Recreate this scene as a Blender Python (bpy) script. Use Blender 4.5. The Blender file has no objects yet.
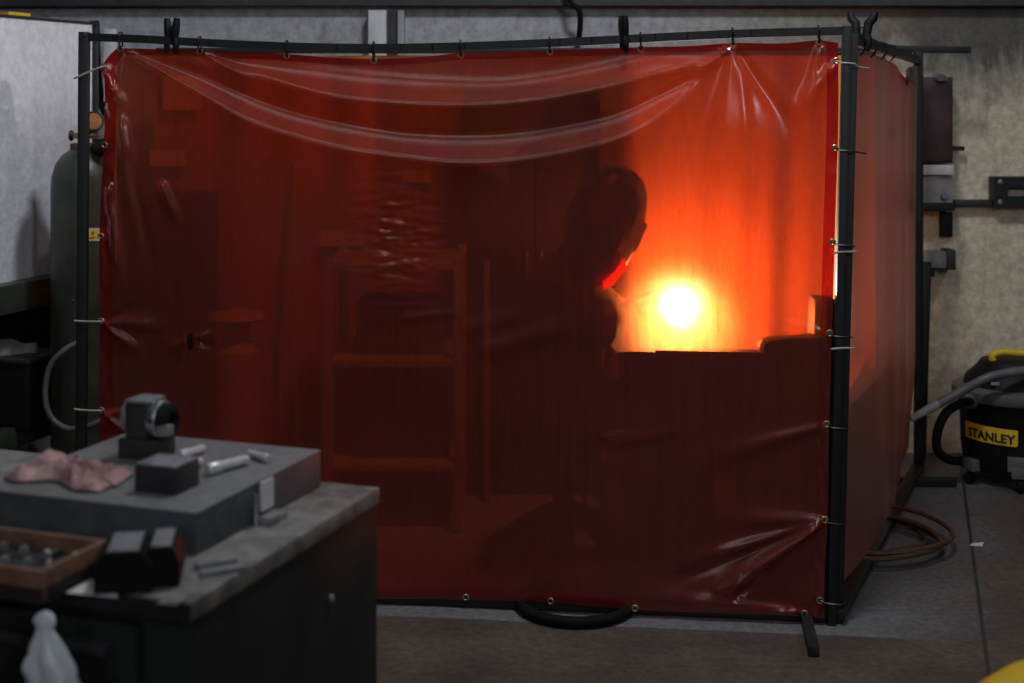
import bpy, bmesh, math, random
from mathutils import Vector, Matrix, Euler, noise
R = math.radians
random.seed(7)
scene = bpy.context.scene
COL = scene.collection
F = 1422.0            # focal length in pixels of a 1024 wide frame (50 mm lens)
H = 1.64              # eye height
HY = 97.0             # image row of the horizon

def P(px, py, Y):     # a point seen at a pixel, at distance Y
    return Vector(((px-512)*Y/F, Y, H+(HY-py)*Y/F))
def PZ(px, py, z):    # a point seen at a pixel, at height z
    Y = (H-z)*F/(py-HY)
    return Vector(((px-512)*Y/F, Y, z))
def interp(tab, x):
    if x <= tab[0][0]: return tab[0][1]
    for (a, b), (c, d) in zip(tab, tab[1:]):
        if x <= c: return b+(d-b)*(x-a)/(c-a)
    return tab[-1][1]
def smooth(tab, x):   # smoothed interpolation (cubic Hermite)
    n = len(tab)
    if x <= tab[0][0]: return tab[0][1]
    if x >= tab[-1][0]: return tab[-1][1]
    for i in range(n-1):
        x0, y0 = tab[i]; x1, y1 = tab[i+1]
        if x <= x1:
            m0 = (y1-tab[i-1][1])/(x1-tab[i-1][0]) if i > 0 else (y1-y0)/(x1-x0)
            m1 = (tab[i+2][1]-y0)/(tab[i+2][0]-x0) if i < n-2 else (y1-y0)/(x1-x0)
            h = x1-x0; t = (x-x0)/h
            return (2*t**3-3*t*t+1)*y0+(t**3-2*t*t+t)*h*m0+(-2*t**3+3*t*t)*y1+(t**3-t*t)*h*m1
def sstep(a, b, x):
    t = min(1, max(0, (x-a)/(b-a))); return t*t*(3-2*t)

# ------------------------------------------------------------------ materials
def nt(m):
    m.use_nodes = True
    t = m.node_tree; t.nodes.clear()
    out = t.nodes.new('ShaderNodeOutputMaterial')
    return t, out
def node(t, typ, **kw):
    n = t.nodes.new(typ)
    for k, v in kw.items():
        if k in n.inputs.keys(): n.inputs[k].default_value = v
        else: setattr(n, k, v)
    return n
def mat(name, col, rough=.5, metal=0., var=.25, scale=8., col2=None, bump=0., stretch=(1, 1, 1), spec=.5, detail=6):
    m = bpy.data.materials.new(name); t, out = nt(m)
    b = node(t, 'ShaderNodeBsdfPrincipled')
    tc = node(t, 'ShaderNodeTexCoord'); mp = node(t, 'ShaderNodeMapping')
    mp.inputs['Scale'].default_value = stretch
    t.links.new(tc.outputs['Object'], mp.inputs['Vector'])
    nz = node(t, 'ShaderNodeTexNoise', Scale=scale, Detail=detail, Roughness=.65)
    t.links.new(mp.outputs[0], nz.inputs['Vector'])
    mx = node(t, 'ShaderNodeMix', data_type='RGBA')
    c2 = col2 or tuple(c*(1-var*1.6) for c in col)
    mx.inputs[6].default_value = (*col, 1); mx.inputs[7].default_value = (*c2, 1)
    rp = node(t, 'ShaderNodeMapRange'); rp.inputs[1].default_value = .35; rp.inputs[2].default_value = .65
    t.links.new(nz.outputs['Fac'], rp.inputs[0]); t.links.new(rp.outputs[0], mx.inputs[0])
    t.links.new(mx.outputs[2], b.inputs['Base Color'])
    b.inputs['Roughness'].default_value = rough; b.inputs['Metallic'].default_value = metal
    b.inputs['Specular IOR Level'].default_value = spec
    if bump:
        bp = node(t, 'ShaderNodeBump', Strength=bump, Distance=.01)
        t.links.new(nz.outputs['Fac'], bp.inputs['Height']); t.links.new(bp.outputs[0], b.inputs['Normal'])
    t.links.new(b.outputs[0], out.inputs[0])
    return m

M = {}
M['black_steel'] = mat('black steel', (.011, .0115, .0125), .5, 0, .3, 20)
M['worn_steel'] = mat('worn steel', (.32, .32, .34), .4, .35, .3, 30)
M['bright_steel'] = mat('bright steel', (.62, .64, .68), .28, .9, .2, 40)
M['pin_steel'] = mat('turned steel', (.72, .73, .76), .35, .35, .15, 40)
M['black_plastic'] = mat('black plastic', (.009, .009, .010), .55, spec=.25, metal=0.)
M['grey_plastic'] = mat('grey plastic', (.13, .13, .14), .45, 0, .2, 15)
M['rubber'] = mat('black rubber', (.010, .010, .010), .75, 0, .3, 30, spec=.12)
M['brown_rubber'] = mat('brown rubber', (.105, .05, .028), .55, 0, .35, 25)
M['pale_tie'] = mat('pale nylon', (.46, .44, .41), .4, 0, .2, 30)
M['black_tie'] = mat('black nylon', (.012, .012, .012), .4, 0, .2, 30)
M['brass'] = mat('brass', (.55, .45, .26), .35, .85, .3, 40)
M['green_paint'] = mat('dark green paint', (.052, .062, .044), .42, 0, .35, 6)
M['cyl_paint'] = mat('cylinder paint', (.055, .062, .045), .4, 0, .3, 7)
M['rust'] = mat('rusty iron', (.16, .07, .045), .7, 0, .5, 40)
M['white_board'] = mat('white board', (.78, .80, .86), .6, 0, .12, 28, bump=.5, detail=3)
M['white_metal'] = mat('white metal', (.62, .63, .66), .5, 0, .15, 12)
M['bench_top'] = mat('worn bench top', (.25, .23, .215), .42, 0, .4, 14, (.08, .076, .073))
M['bench_paint'] = mat('bench paint', (.010, .012, .011), .6, 0, .3, 9)
M['slab_iron'] = mat('cast iron slab', (.19, .185, .19), .5, .1, .2, 35)
M['slab_side'] = mat('slab paint', (.075, .088, .10), .5, 0, .25, 18)
M['rag'] = mat('pink cloth', (.50, .31, .31), .9, 0, .35, 22, (.20, .10, .10))
M['wood'] = mat('worn wood', (.22, .11, .065), .6, 0, .35, 12, stretch=(1, 6, 6))
M['poster'] = mat('aged paper', (.40, .22, .12), .7, 0, .15, 10)
M['paper'] = mat('white paper', (.62, .62, .62), .7, 0, .1, 10)
M['yellow'] = mat('yellow plastic', (.75, .53, .02), .4, 0, .1, 10)
M['yellow_label'] = mat('yellow label', (.85, .55, .03), .5, 0, .1, 30)
M['ink'] = mat('black ink', (.006, .006, .006), .6, 0, .1, 10)
M['orange_cap'] = mat('orange sheet', (.27, .11, .05), .7, 0, .2, 10)
M['brown_steel'] = mat('maroon painted steel', (.06, .032, .035), .5, 0, .3, 12)
M['grey_paint'] = mat('grey painted steel', (.33, .33, .35), .5, 0, .25, 14)
M['dark_grey'] = mat('dark grey steel', (.036, .036, .038), .5, 0, .3, 18)
M['work_cloth'] = mat('dark work cloth', (.035, .03, .035), .9, 0, .3, 20)
M['helmet'] = mat('helmet shell', (.02, .02, .022), .35, 0, .2, 10)
M['leather'] = mat('glove leather', (.40, .26, .15), .8, 0, .3, 20)
M['pale_paint'] = mat('pale painted steel', (.20, .16, .13), .5, 0, .2, 10)
M['table_top'] = mat('worn table top', (.34, .31, .28), .6, .1, .3, 12)
M['table_steel'] = mat('table steel', (.05, .045, .042), .6, .3, .4, 12)

def floor_mat():
    m = bpy.data.materials.new('stained floor'); t, out = nt(m)
    b = node(t, 'ShaderNodeBsdfPrincipled', Roughness=.62)
    tc = node(t, 'ShaderNodeNewGeometry'); sp = node(t, 'ShaderNodeSeparateXYZ')
    t.links.new(tc.outputs['Position'], sp.inputs[0])
    n1 = node(t, 'ShaderNodeTexNoise', Scale=2.2, Detail=8, Roughness=.7); t.links.new(tc.outputs['Position'], n1.inputs['Vector'])
    n2 = node(t, 'ShaderNodeTexNoise', Scale=38, Detail=5, Roughness=.7); t.links.new(tc.outputs['Position'], n2.inputs['Vector'])
    def mth(op, a, bb, c=None):
        n = node(t, 'ShaderNodeMath', operation=op)
        for i, v in enumerate((a, bb, c)):
            if v is None: continue
            if isinstance(v, (int, float)): n.inputs[i].default_value = v
            else: t.links.new(v, n.inputs[i])
        return n.outputs[0]
    # bare concrete under the cell: bounded by a line parallel to the screen
    d = mth('ADD', mth('MULTIPLY', sp.outputs[0], .121), sp.outputs[1])
    e = mth('ADD', d, mth('MULTIPLY', mth('SUBTRACT', n1.outputs['Fac'], .5), .06))
    mr = node(t, 'ShaderNodeMapRange'); mr.inputs[1].default_value = 4.44; mr.inputs[2].default_value = 4.455
    t.links.new(e, mr.inputs[0])
    # to the right the bare patch fades away, and comes back along the wall
    mx_ = node(t, 'ShaderNodeMapRange'); mx_.inputs[1].default_value = 1.05; mx_.inputs[2].default_value = 1.5
    mx_.inputs[3].default_value = 1; mx_.inputs[4].default_value = 0
    t.links.new(mth('ADD', mth('SUBTRACT', sp.outputs[0], mth('MULTIPLY', mth('SUBTRACT', sp.outputs[1], 4.4), .42)),
                    mth('MULTIPLY', mth('SUBTRACT', n1.outputs['Fac'], .5), 1.1)), mx_.inputs[0])
    wl = node(t, 'ShaderNodeMapRange'); wl.inputs[1].default_value = 6.0; wl.inputs[2].default_value = 6.06
    t.links.new(mth('ADD', sp.outputs[1], mth('MULTIPLY', n1.outputs['Fac'], .1)), wl.inputs[0])
    fac = mth('MAXIMUM', mth('MULTIPLY', mr.outputs[0], mx_.outputs[0]), wl.outputs[0])
    br = node(t, 'ShaderNodeMix', data_type='RGBA'); br.inputs[6].default_value = (.050, .037, .031, 1); br.inputs[7].default_value = (.105, .076, .062, 1)
    r1 = node(t, 'ShaderNodeMapRange'); r1.inputs[1].default_value = .35; r1.inputs[2].default_value = .65
    t.links.new(n1.outputs['Fac'], r1.inputs[0]); t.links.new(r1.outputs[0], br.inputs[0])
    mix = node(t, 'ShaderNodeMix', data_type='RGBA'); t.links.new(fac, mix.inputs[0])
    t.links.new(br.outputs[2], mix.inputs[6]); mix.inputs[7].default_value = (.14, .14, .148, 1)
    sp2 = node(t, 'ShaderNodeMix', data_type='RGBA', blend_type='MULTIPLY'); sp2.inputs[0].default_value = 1
    r2 = node(t, 'ShaderNodeMapRange'); r2.inputs[1].default_value = .3; r2.inputs[2].default_value = .7; r2.inputs[3].default_value = .6; r2.inputs[4].default_value = 1.3
    t.links.new(n2.outputs['Fac'], r2.inputs[0])
    t.links.new(mix.outputs[2], sp2.inputs[6]); t.links.new(r2.outputs[0], sp2.inputs[7])
    t.links.new(sp2.outputs[2], b.inputs['Base Color'])
    bp = node(t, 'ShaderNodeBump', Strength=.25, Distance=.004); t.links.new(n2.outputs['Fac'], bp.inputs['Height']); t.links.new(bp.outputs[0], b.inputs['Normal'])
    t.links.new(b.outputs[0], out.inputs[0]); return m

def wall_mat():
    m = bpy.data.materials.new('smoke stained concrete'); t, out = nt(m)
    b = node(t, 'ShaderNodeBsdfPrincipled', Roughness=.85)
    tc = node(t, 'ShaderNodeTexCoord'); sp = node(t, 'ShaderNodeSeparateXYZ'); t.links.new(tc.outputs['Object'], sp.inputs[0])
    mp = node(t, 'ShaderNodeMapping'); mp.inputs['Scale'].default_value = (1.6, 1, .55); t.links.new(tc.outputs['Object'], mp.inputs['Vector'])
    n1 = node(t, 'ShaderNodeTexNoise', Scale=2.6, Detail=9, Roughness=.68, Distortion=.6); t.links.new(mp.outputs[0], n1.inputs['Vector'])
    n2 = node(t, 'ShaderNodeTexNoise', Scale=26, Detail=6, Roughness=.7); t.links.new(tc.outputs['Object'], n2.inputs['Vector'])
    # warm beige on the right, cooler grey on the left
    rx = node(t, 'ShaderNodeMapRange'); rx.inputs[1].default_value = .6; rx.inputs[2].default_value = 1.9; t.links.new(sp.outputs[0], rx.inputs[0])
    base = node(t, 'ShaderNodeMix', data_type='RGBA'); t.links.new(rx.outputs[0], base.inputs[0])
    base.inputs[6].default_value = (.38, .385, .41, 1); base.inputs[7].default_value = (.70, .62, .47, 1)
    st = node(t, 'ShaderNodeMix', data_type='RGBA'); t.links.new(base.outputs[2], st.inputs[6]); st.inputs[7].default_value = (.085, .08, .078, 1)
    # soot rising above shoulder height on the right, streaked
    def mth(op, a, bb):
        n = node(t, 'ShaderNodeMath', operation=op)
        for i, v in enumerate((a, bb)):
            if isinstance(v, (int, float)): n.inputs[i].default_value = v
            else: t.links.new(v, n.inputs[i])
        return n.outputs[0]
    zz = mth('ADD', sp.outputs[2], mth('MULTIPLY', mth('SUBTRACT', n1.outputs['Fac'], .5), .9))
    rz = node(t, 'ShaderNodeMapRange'); rz.inputs[1].default_value = 1.52; rz.inputs[2].default_value = 1.88; t.links.new(zz, rz.inputs[0])
    soot = mth('MULTIPLY', mth('MULTIPLY', rz.outputs[0], rx.outputs[0]), .95)
    r1 = node(t, 'ShaderNodeMapRange'); r1.inputs[1].default_value = .56; r1.inputs[2].default_value = .78; r1.inputs[4].default_value = .55; t.links.new(n1.outputs['Fac'], r1.inputs[0])
    sm = node(t, 'ShaderNodeMath', operation='MAXIMUM'); t.links.new(soot, sm.inputs[0]); t.links.new(r1.outputs[0], sm.inputs[1])
    t.links.new(sm.outputs[0], st.inputs[0])
    sp2 = node(t, 'ShaderNodeMix', data_type='RGBA', blend_type='MULTIPLY'); sp2.inputs[0].default_value = 1
    r2 = node(t, 'ShaderNodeMapRange'); r2.inputs[1].default_value = .3; r2.inputs[2].default_value = .7; r2.inputs[3].default_value = .65; r2.inputs[4].default_value = 1.25
    t.links.new(n2.outputs['Fac'], r2.inputs[0]); t.links.new(st.outputs[2], sp2.inputs[6]); t.links.new(r2.outputs[0], sp2.inputs[7])
    t.links.new(sp2.outputs[2], b.inputs['Base Color'])
    bp = node(t, 'ShaderNodeBump', Strength=.3, Distance=.006); t.links.new(n2.outputs['Fac'], bp.inputs['Height']); t.links.new(bp.outputs[0], b.inputs['Normal'])
    t.links.new(b.outputs[0], out.inputs[0]); return m

def vinyl_mat(name, tint=(.74, .105, .020), haze=.112, trans=.025, diff=.31, dcol=(.32, .060, .046), rough=.22, gloss=.05, wipe=True):
    """red tinted PVC film: see-through, slightly hazy, dusty and shiny"""
    m = bpy.data.materials.new(name); t, out = nt(m)
    tc = node(t, 'ShaderNodeTexCoord')
    tr = node(t, 'ShaderNodeBsdfTransparent', Color=(*tint, 1))
    # forward scatter: a narrow and a wide lobe bending opposite ways, so that the glow stays centred
    rfa = node(t, 'ShaderNodeBsdfRefraction', Color=(.95, .70, .42, 1), Roughness=.52, IOR=1.24)
    rfb = node(t, 'ShaderNodeBsdfRefraction', Color=(.95, .20, .040, 1), Roughness=.86, IOR=.76)
    rf = node(t, 'ShaderNodeMixShader'); rf.inputs[0].default_value = .82
    t.links.new(rfa.outputs[0], rf.inputs[1]); t.links.new(rfb.outputs[0], rf.inputs[2])
    tl = node(t, 'ShaderNodeBsdfTranslucent', Color=(.95, .17, .03, 1))
    df = node(t, 'ShaderNodeBsdfDiffuse', Color=(*dcol, 1))
    gl = node(t, 'ShaderNodeBsdfGlossy', Color=(1, .86, .84, 1), Roughness=rough)
    mp = node(t, 'ShaderNodeMapping'); mp.inputs['Scale'].default_value = (9, 9, 2.2); mp.inputs['Rotation'].default_value = (0, .25, 0)
    t.links.new(tc.outputs['Object'], mp.inputs['Vector'])
    nz = node(t, 'ShaderNodeTexNoise', Scale=3.0, Detail=9, Roughness=.72, Distortion=.3); t.links.new(mp.outputs[0], nz.inputs['Vector'])
    mp2 = node(t, 'ShaderNodeMapping'); mp2.inputs['Scale'].default_value = (90, 90, 3.5); t.links.new(tc.outputs['Object'], mp2.inputs['Vector'])
    nv = node(t, 'ShaderNodeTexNoise', Scale=1.0, Detail=4, Roughness=.6); t.links.new(mp2.outputs[0], nv.inputs['Vector'])
    def mth(op, a, bb):
        n = node(t, 'ShaderNodeMath', operation=op)
        for i, v in enumerate((a, bb)):
            if isinstance(v, (int, float)): n.inputs[i].default_value = v
            else: t.links.new(v, n.inputs[i])
        return n.outputs[0]
    r1 = node(t, 'ShaderNodeMapRange'); r1.inputs[1].default_value = .3; r1.inputs[2].default_value = .72; r1.inputs[3].default_value = .75; r1.inputs[4].default_value = 1.35
    t.links.new(nz.outputs['Fac'], r1.inputs[0])
    r2 = node(t, 'ShaderNodeMapRange'); r2.inputs[1].default_value = .3; r2.inputs[2].default_value = .7; r2.inputs[3].default_value = .86; r2.inputs[4].default_value = 1.14
    t.links.new(nv.outputs['Fac'], r2.inputs[0])
    mp3 = node(t, 'ShaderNodeMapping'); mp3.inputs['Scale'].default_value = (60, 60, 9); mp3.inputs['Rotation'].default_value = (0, .9, 0); t.links.new(tc.outputs['Object'], mp3.inputs['Vector'])
    ns = node(t, 'ShaderNodeTexNoise', Scale=1.0, Detail=6, Roughness=.75, Distortion=.8); t.links.new(mp3.outputs[0], ns.inputs['Vector'])
    r3 = node(t, 'ShaderNodeMapRange'); r3.inputs[1].default_value = .35; r3.inputs[2].default_value = .68; r3.inputs[3].default_value = .78; r3.inputs[4].default_value = 1.4
    t.links.new(ns.outputs['Fac'], r3.inputs[0])
    hz = mth('MULTIPLY', mth('MULTIPLY', r1.outputs[0], r3.outputs[0]), haze); dd = mth('MULTIPLY', r2.outputs[0], diff)
    m1 = node(t, 'ShaderNodeMixShader'); t.links.new(hz, m1.inputs[0]); t.links.new(tr.outputs[0], m1.inputs[1]); t.links.new(rf.outputs[0], m1.inputs[2])
    m2 = node(t, 'ShaderNodeMixShader'); m2.inputs[0].default_value = trans; t.links.new(m1.outputs[0], m2.inputs[1]); t.links.new(tl.outputs[0], m2.inputs[2])
    m3 = node(t, 'ShaderNodeMixShader'); t.links.new(dd, m3.inputs[0]); t.links.new(m2.outputs[0], m3.inputs[1]); t.links.new(df.outputs[0], m3.inputs[2])
    lw = node(t, 'ShaderNodeLayerWeight', Blend=.5)
    bp = node(t, 'ShaderNodeBump', Strength=.16, Distance=.004)
    t.links.new(nz.outputs['Fac'], bp.inputs['Height']); t.links.new(bp.outputs[0], gl.inputs['Normal'])
    pw = node(t, 'ShaderNodeMath', operation='POWER'); pw.inputs[1].default_value = 3.5; t.links.new(lw.outputs['Facing'], pw.inputs[0])
    gf = mth('ADD', mth('MULTIPLY', pw.outputs[0], .5), gloss)
    m4 = node(t, 'ShaderNodeMixShader'); t.links.new(gf, m4.inputs[0]); t.links.new(m3.outputs[0], m4.inputs[1]); t.links.new(gl.outputs[0], m4.inputs[2])
    t.links.new(m4.outputs[0], out.inputs[0])
    return m

def emit_mat(name, col, s):
    m = bpy.data.materials.new(name); t, out = nt(m)
    e = node(t, 'ShaderNodeEmission', Color=(*col, 1), Strength=s); t.links.new(e.outputs[0], out.inputs[0]); return m
def translucent_mat(name, col, f=.8):
    m = bpy.data.materials.new(name); t, out = nt(m)
    a = node(t, 'ShaderNodeBsdfTranslucent', Color=(*col, 1)); b = node(t, 'ShaderNodeBsdfDiffuse', Color=(*col, 1))
    mx = node(t, 'ShaderNodeMixShader'); mx.inputs[0].default_value = f
    t.links.new(b.outputs[0], mx.inputs[1]); t.links.new(a.outputs[0], mx.inputs[2]); t.links.new(mx.outputs[0], out.inputs[0]); return m

M['floor'] = floor_mat(); M['wall'] = wall_mat()
M['vinyl'] = vinyl_mat('red vinyl')
M['vinyl_side'] = vinyl_mat('dusty red vinyl', tint=(.50, .06, .015), haze=.05, trans=.02, diff=.42, dcol=(.36, .10, .075), rough=.4, gloss=.04)
M['vinyl_hem'] = vinyl_mat('red vinyl hem', tint=(.74, .10, .02), haze=.08, trans=.03, diff=.22, dcol=(.32, .05, .045), rough=.15, gloss=.07)
M['vinyl_fold'] = mat('dusty film underside', (.10, .075, .072), .4, 0, .2, 12)
M['rear_vinyl'] = translucent_mat('orange sheet', (.44, .19, .075), .3)
M['rear_dark'] = translucent_mat('dark orange sheet', (.34, .11, .042), .3)
M['arc'] = emit_mat('welding arc', (1, .96, .92), 9000.)
M['red_glint'] = translucent_mat('red glint film', (.95, .03, .04), .85)  # red colour stands in for arc light glinting on the helmet

# ------------------------------------------------------------------ mesh helpers
class MB:
    def __init__(s): s.bm = bmesh.new()
    def box(s, c, size, rot=None, bev=0.):
        m = Matrix.Translation(Vector(c)) @ (rot.to_4x4() if rot else Matrix.Identity(4)) @ Matrix.Diagonal((*size, 1))
        g = bmesh.ops.create_cube(s.bm, size=1, matrix=m)
        if bev:
            es = list({e for v in g['verts'] for e in v.link_edges})
            bmesh.ops.bevel(s.bm, geom=es, offset=bev, segments=2, affect='EDGES', profile=.6)
        return s
    def bar(s, a, b, w, d=None, bev=.002, up=Vector((0, 0, 1))):   # square section bar from a to b
        a = Vector(a); b = Vector(b); d = d or w
        z = (b-a).normalized(); 
        if abs(z.dot(up)) > .95: up = Vector((0, 1, 0))
        x = up.cross(z).normalized(); y = z.cross(x)
        r = Matrix((x, y, z)).transposed()
        return s.box((a+b)/2, (w, d, (b-a).length), r, bev)
    def tube(s, pts, r, n=10, cap=True, closed=False):
        pts = [Vector(p) for p in pts]; rs = r if isinstance(r, (list, tuple)) else [r]*len(pts)
        rings = []; prev = None; N = len(pts)
        for i, p in enumerate(pts):
            if closed: t = (pts[(i+1) % N]-pts[i-1]).normalized()
            else: t = (pts[min(i+1, N-1)]-pts[max(i-1, 0)]).normalized()
            if prev is None:
                prev = t.orthogonal().normalized()
            u = (prev-t*prev.dot(t))
            u = u.normalized() if u.length > 1e-6 else t.orthogonal().normalized()
            prev = u; v = t.cross(u)
            rings.append([s.bm.verts.new(p+(u*math.cos(2*math.pi*k/n)+v*math.sin(2*math.pi*k/n))*rs[i]) for k in range(n)])
        for i in range(N if closed else N-1):
            a, b = rings[i], rings[(i+1) % N]
            for k in range(n): s.bm.faces.new((a[k], a[(k+1) % n], b[(k+1) % n], b[k]))
        if cap and not closed:
            s.bm.faces.new(list(reversed(rings[0]))); s.bm.faces.new(rings[-1])
        return s
    def lathe(s, prof, c=(0, 0, 0), n=32, axis=None, cap=True):    # prof: (radius, height)
        c = Vector(c); q = Vector((0, 0, 1)).rotation_difference(Vector(axis).normalized()) if axis is not None else None
        rings = []
        for r, h in prof:
            row = []
            for k in range(n):
                v = Vector((r*math.cos(2*math.pi*k/n), r*math.sin(2*math.pi*k/n), h))
                row.append(s.bm.verts.new(c+(q @ v if q else v)))
            rings.append(row)
        for a, b in zip(rings, rings[1:]):
            for k in range(n): s.bm.faces.new((a[k], a[(k+1) % n], b[(k+1) % n], b[k]))
        if cap:
            s.bm.faces.new(list(reversed(rings[0]))); s.bm.faces.new(rings[-1])
        return s
    def prism(s, poly, vec):       # polygon (list of points) extruded along vec
        vec = Vector(vec); a = [s.bm.verts.new(Vector(p)) for p in poly]; b = [s.bm.verts.new(Vector(p)+vec) for p in poly]
        s.bm.faces.new(a); s.bm.faces.new(list(reversed(b))); n = len(a)
        for k in range(n): s.bm.faces.new((a[k], b[k], b[(k+1) % n], a[(k+1) % n]))
        return s
    def torus(s, c, R_, r, axis=(0, 0, 1), n=20, m=8):
        c = Vector(c); q = Vector((0, 0, 1)).rotation_difference(Vector(axis).normalized())
        pts = [c+q @ Vector((R_*math.cos(2*math.pi*k/n), R_*math.sin(2*math.pi*k/n), 0)) for k in range(n)]
        return s.tube(pts, r, m, closed=True)
    def grid(s, fn, nu, nv, skip=None):
        vs = [[s.bm.verts.new(fn(i/nu, j/nv)) for j in range(nv+1)] for i in range(nu+1)]
        for i in range(nu):
            for j in range(nv):
                if skip and skip((i+.5)/nu, (j+.5)/nv): continue
                s.bm.faces.new((vs[i][j], vs[i][j+1], vs[i+1][j+1], vs[i+1][j]))
        return s
    def build(s, name, m, parent=None, flat=False, solid=0., recalc=True):
        bm = s.bm
        loose = [v for v in bm.verts if not v.link_faces]
        if loose: bmesh.ops.delete(bm, geom=loose, context='VERTS')
        if recalc: bmesh.ops.recalc_face_normals(bm, faces=bm.faces)
        if parent is not None:
            off = world_of(parent)
        else:
            xs = [v.co.x for v in bm.verts]; ys = [v.co.y for v in bm.verts]; zs = [v.co.z for v in bm.verts]
            off = Vector(((min(xs)+max(xs))/2, (min(ys)+max(ys))/2, min(zs)))
        for v in bm.verts: v.co -= off
        for f in bm.faces: f.smooth = not flat
        me = bpy.data.meshes.new(name); bm.to_mesh(me); bm.free()
        if not flat: 
            try: me.set_sharp_from_angle(angle=R(38))
            except Exception: pass
        me.materials.append(m)
        o = bpy.data.objects.new(name, me); COL.objects.link(o)
        if parent is not None: o.parent = parent
        else: o.location = off
        if solid:
            md = o.modifiers.new('thickness', 'SOLIDIFY'); md.thickness = solid
        return o
def world_of(o):
    v = Vector((0, 0, 0))
    while o is not None: v += o.location; o = o.parent
    return v
def tag(o, label, cat, group=None, kind=None):
    if label: o['label'] = label
    if cat: o['category'] = cat
    if group: o['group'] = group
    if kind: o['kind'] = kind
    return o
def thing(name, loc, label, cat, group=None):
    o = bpy.data.objects.new(name, None); o.empty_display_size = .05; COL.objects.link(o); o.location = Vector(loc)
    return tag(o, label, cat, group)
def struct(o): o['kind'] = 'structure'; return o
def spline(pts, n=8, closed=False):     # Catmull-Rom through points
    pts = [Vector(p) for p in pts]; N = len(pts); out = []
    for i in range(N if closed else N-1):
        g = lambda k: pts[k % N] if closed else pts[min(max(k, 0), N-1)]
        p0, p1, p2, p3 = g(i-1), g(i), g(i+1), g(i+2)
        for k in range(n):
            t = k/n
            out.append(.5*((2*p1)+(p2-p0)*t+(2*p0-5*p1+4*p2-p3)*t*t+(3*p1-p0-3*p2+p3)*t**3))
    if not closed: out.append(pts[-1])
    return out
def skin_mesh(name, verts, edges, radii, m, parent, sub=2, root=0):
    me = bpy.data.meshes.new('tmp'); me.from_pydata([tuple(v) for v in verts], edges, []); me.update()
    o = bpy.data.objects.new('tmp', me); COL.objects.link(o)
    sk = o.modifiers.new('s', 'SKIN'); sk.use_smooth_shade = True
    for i, r in enumerate(radii):
        r = r if isinstance(r, tuple) else (r, r)
        me.skin_vertices[0].data[i].radius = r
        me.skin_vertices[0].data[i].use_root = (i == root)
    ss = o.modifiers.new('d', 'SUBSURF'); ss.levels = sub; ss.render_levels = sub
    dg = bpy.context.evaluated_depsgraph_get(); dg.update()
    nm = bpy.data.meshes.new_from_object(o.evaluated_get(dg)); bpy.data.objects.remove(o); bpy.data.meshes.remove(me)
    nm.name = name; off = world_of(parent)
    for v in nm.vertices: v.co -= off
    for p in nm.polygons: p.use_smooth = True
    nm.materials.clear(); nm.materials.append(m)
    r = bpy.data.objects.new(name, nm); COL.objects.link(r); r.parent = parent
    return r

# ------------------------------------------------------------------ camera, light
cam = bpy.data.cameras.new('camera'); co = bpy.data.objects.new('camera', cam); COL.objects.link(co)
co.location = (0, 0, H); co.rotation_euler = (R(90), 0, 0)
cam.sensor_width = 36; cam.lens = F*36/1024; cam.shift_y = -(341.5-HY)/1024
cam.clip_end = 100; cam.dof.use_dof = True; cam.dof.focus_distance = 4.5; cam.dof.aperture_fstop = 2.9
scene.camera = co
vs = scene.view_settings; vs.view_transform = 'Standard'; vs.look = 'None'; vs.gamma = 1; vs.exposure = 0; vs.use_curve_mapping = False
scene.cycles.use_denoising = True
scene.cycles.max_bounces = 10; scene.cycles.transparent_max_bounces = 24; scene.cycles.sample_clamp_indirect = 4; scene.cycles.sample_clamp_direct = 0
w = bpy.data.worlds.new('hall'); scene.world = w; w.use_nodes = True
w.node_tree.nodes['Background'].inputs[0].default_value = (.75, .85, 1, 1); w.node_tree.nodes['Background'].inputs[1].default_value = .010
def area(name, loc, target, sx, sy, power, col=(.90, .95, 1)):
    l = bpy.data.lights.new(name, 'AREA'); l.shape = 'RECTANGLE'; l.size = sx; l.size_y = sy; l.energy = power; l.color = col
    o = bpy.data.objects.new(name, l); COL.objects.link(o); o.location = loc
    o.rotation_euler = (Vector(target)-Vector(loc)).to_track_quat('-Z', 'Y').to_euler(); return o
area('hall_or_fill_lamp', (.55, 3.75, 4.35), (-.9, 4.9, 0), .5, .5, 64)
area('hall_or_fill_lamp', (3.6, 4.0, 4.4), (2.6, 6.5, 1.0), .5, .5, 16)  # fill lamp added to brighten the right of the back wall
area('hall_or_fill_lamp', (.9, .2, 4.6), (.6, 1.4, 0), 2.4, .5, 14)
area('hall_or_fill_lamp', (-2.0, 1.2, 4.6), (-1.5, 2.4, 0), 2.2, .4, 11)
area('hall_or_fill_lamp', (3.4, -5.0, 4.3), (1.0, 2.0, 1.4), .22, .9, 80)
area('hall_or_fill_lamp', (-3.0, -5.0, 4.3), (-.6, 2.0, 1.4), .45, 2.4, 30)

# ------------------------------------------------------------------ the setting
mb = MB(); mb.grid(lambda u, v: Vector((-7+14*u, -3+9.6*v, 0)), 2, 2); struct(mb.build('floor', M['floor']))
WY = 6.55
mb = MB(); mb.box((0, WY+.1, 2.2), (14, .2, 4.4)); struct(mb.build('wall_back', M['wall'], flat=True))
mb = MB(); mb.box((0, WY-.025, 2.30), (14, .05, .40), bev=.008); mb.box((0, WY-.03, 2.078), (14, .06, .045), bev=.004)
struct(mb.build('trim_1', M['dark_grey'], flat=True))
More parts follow.
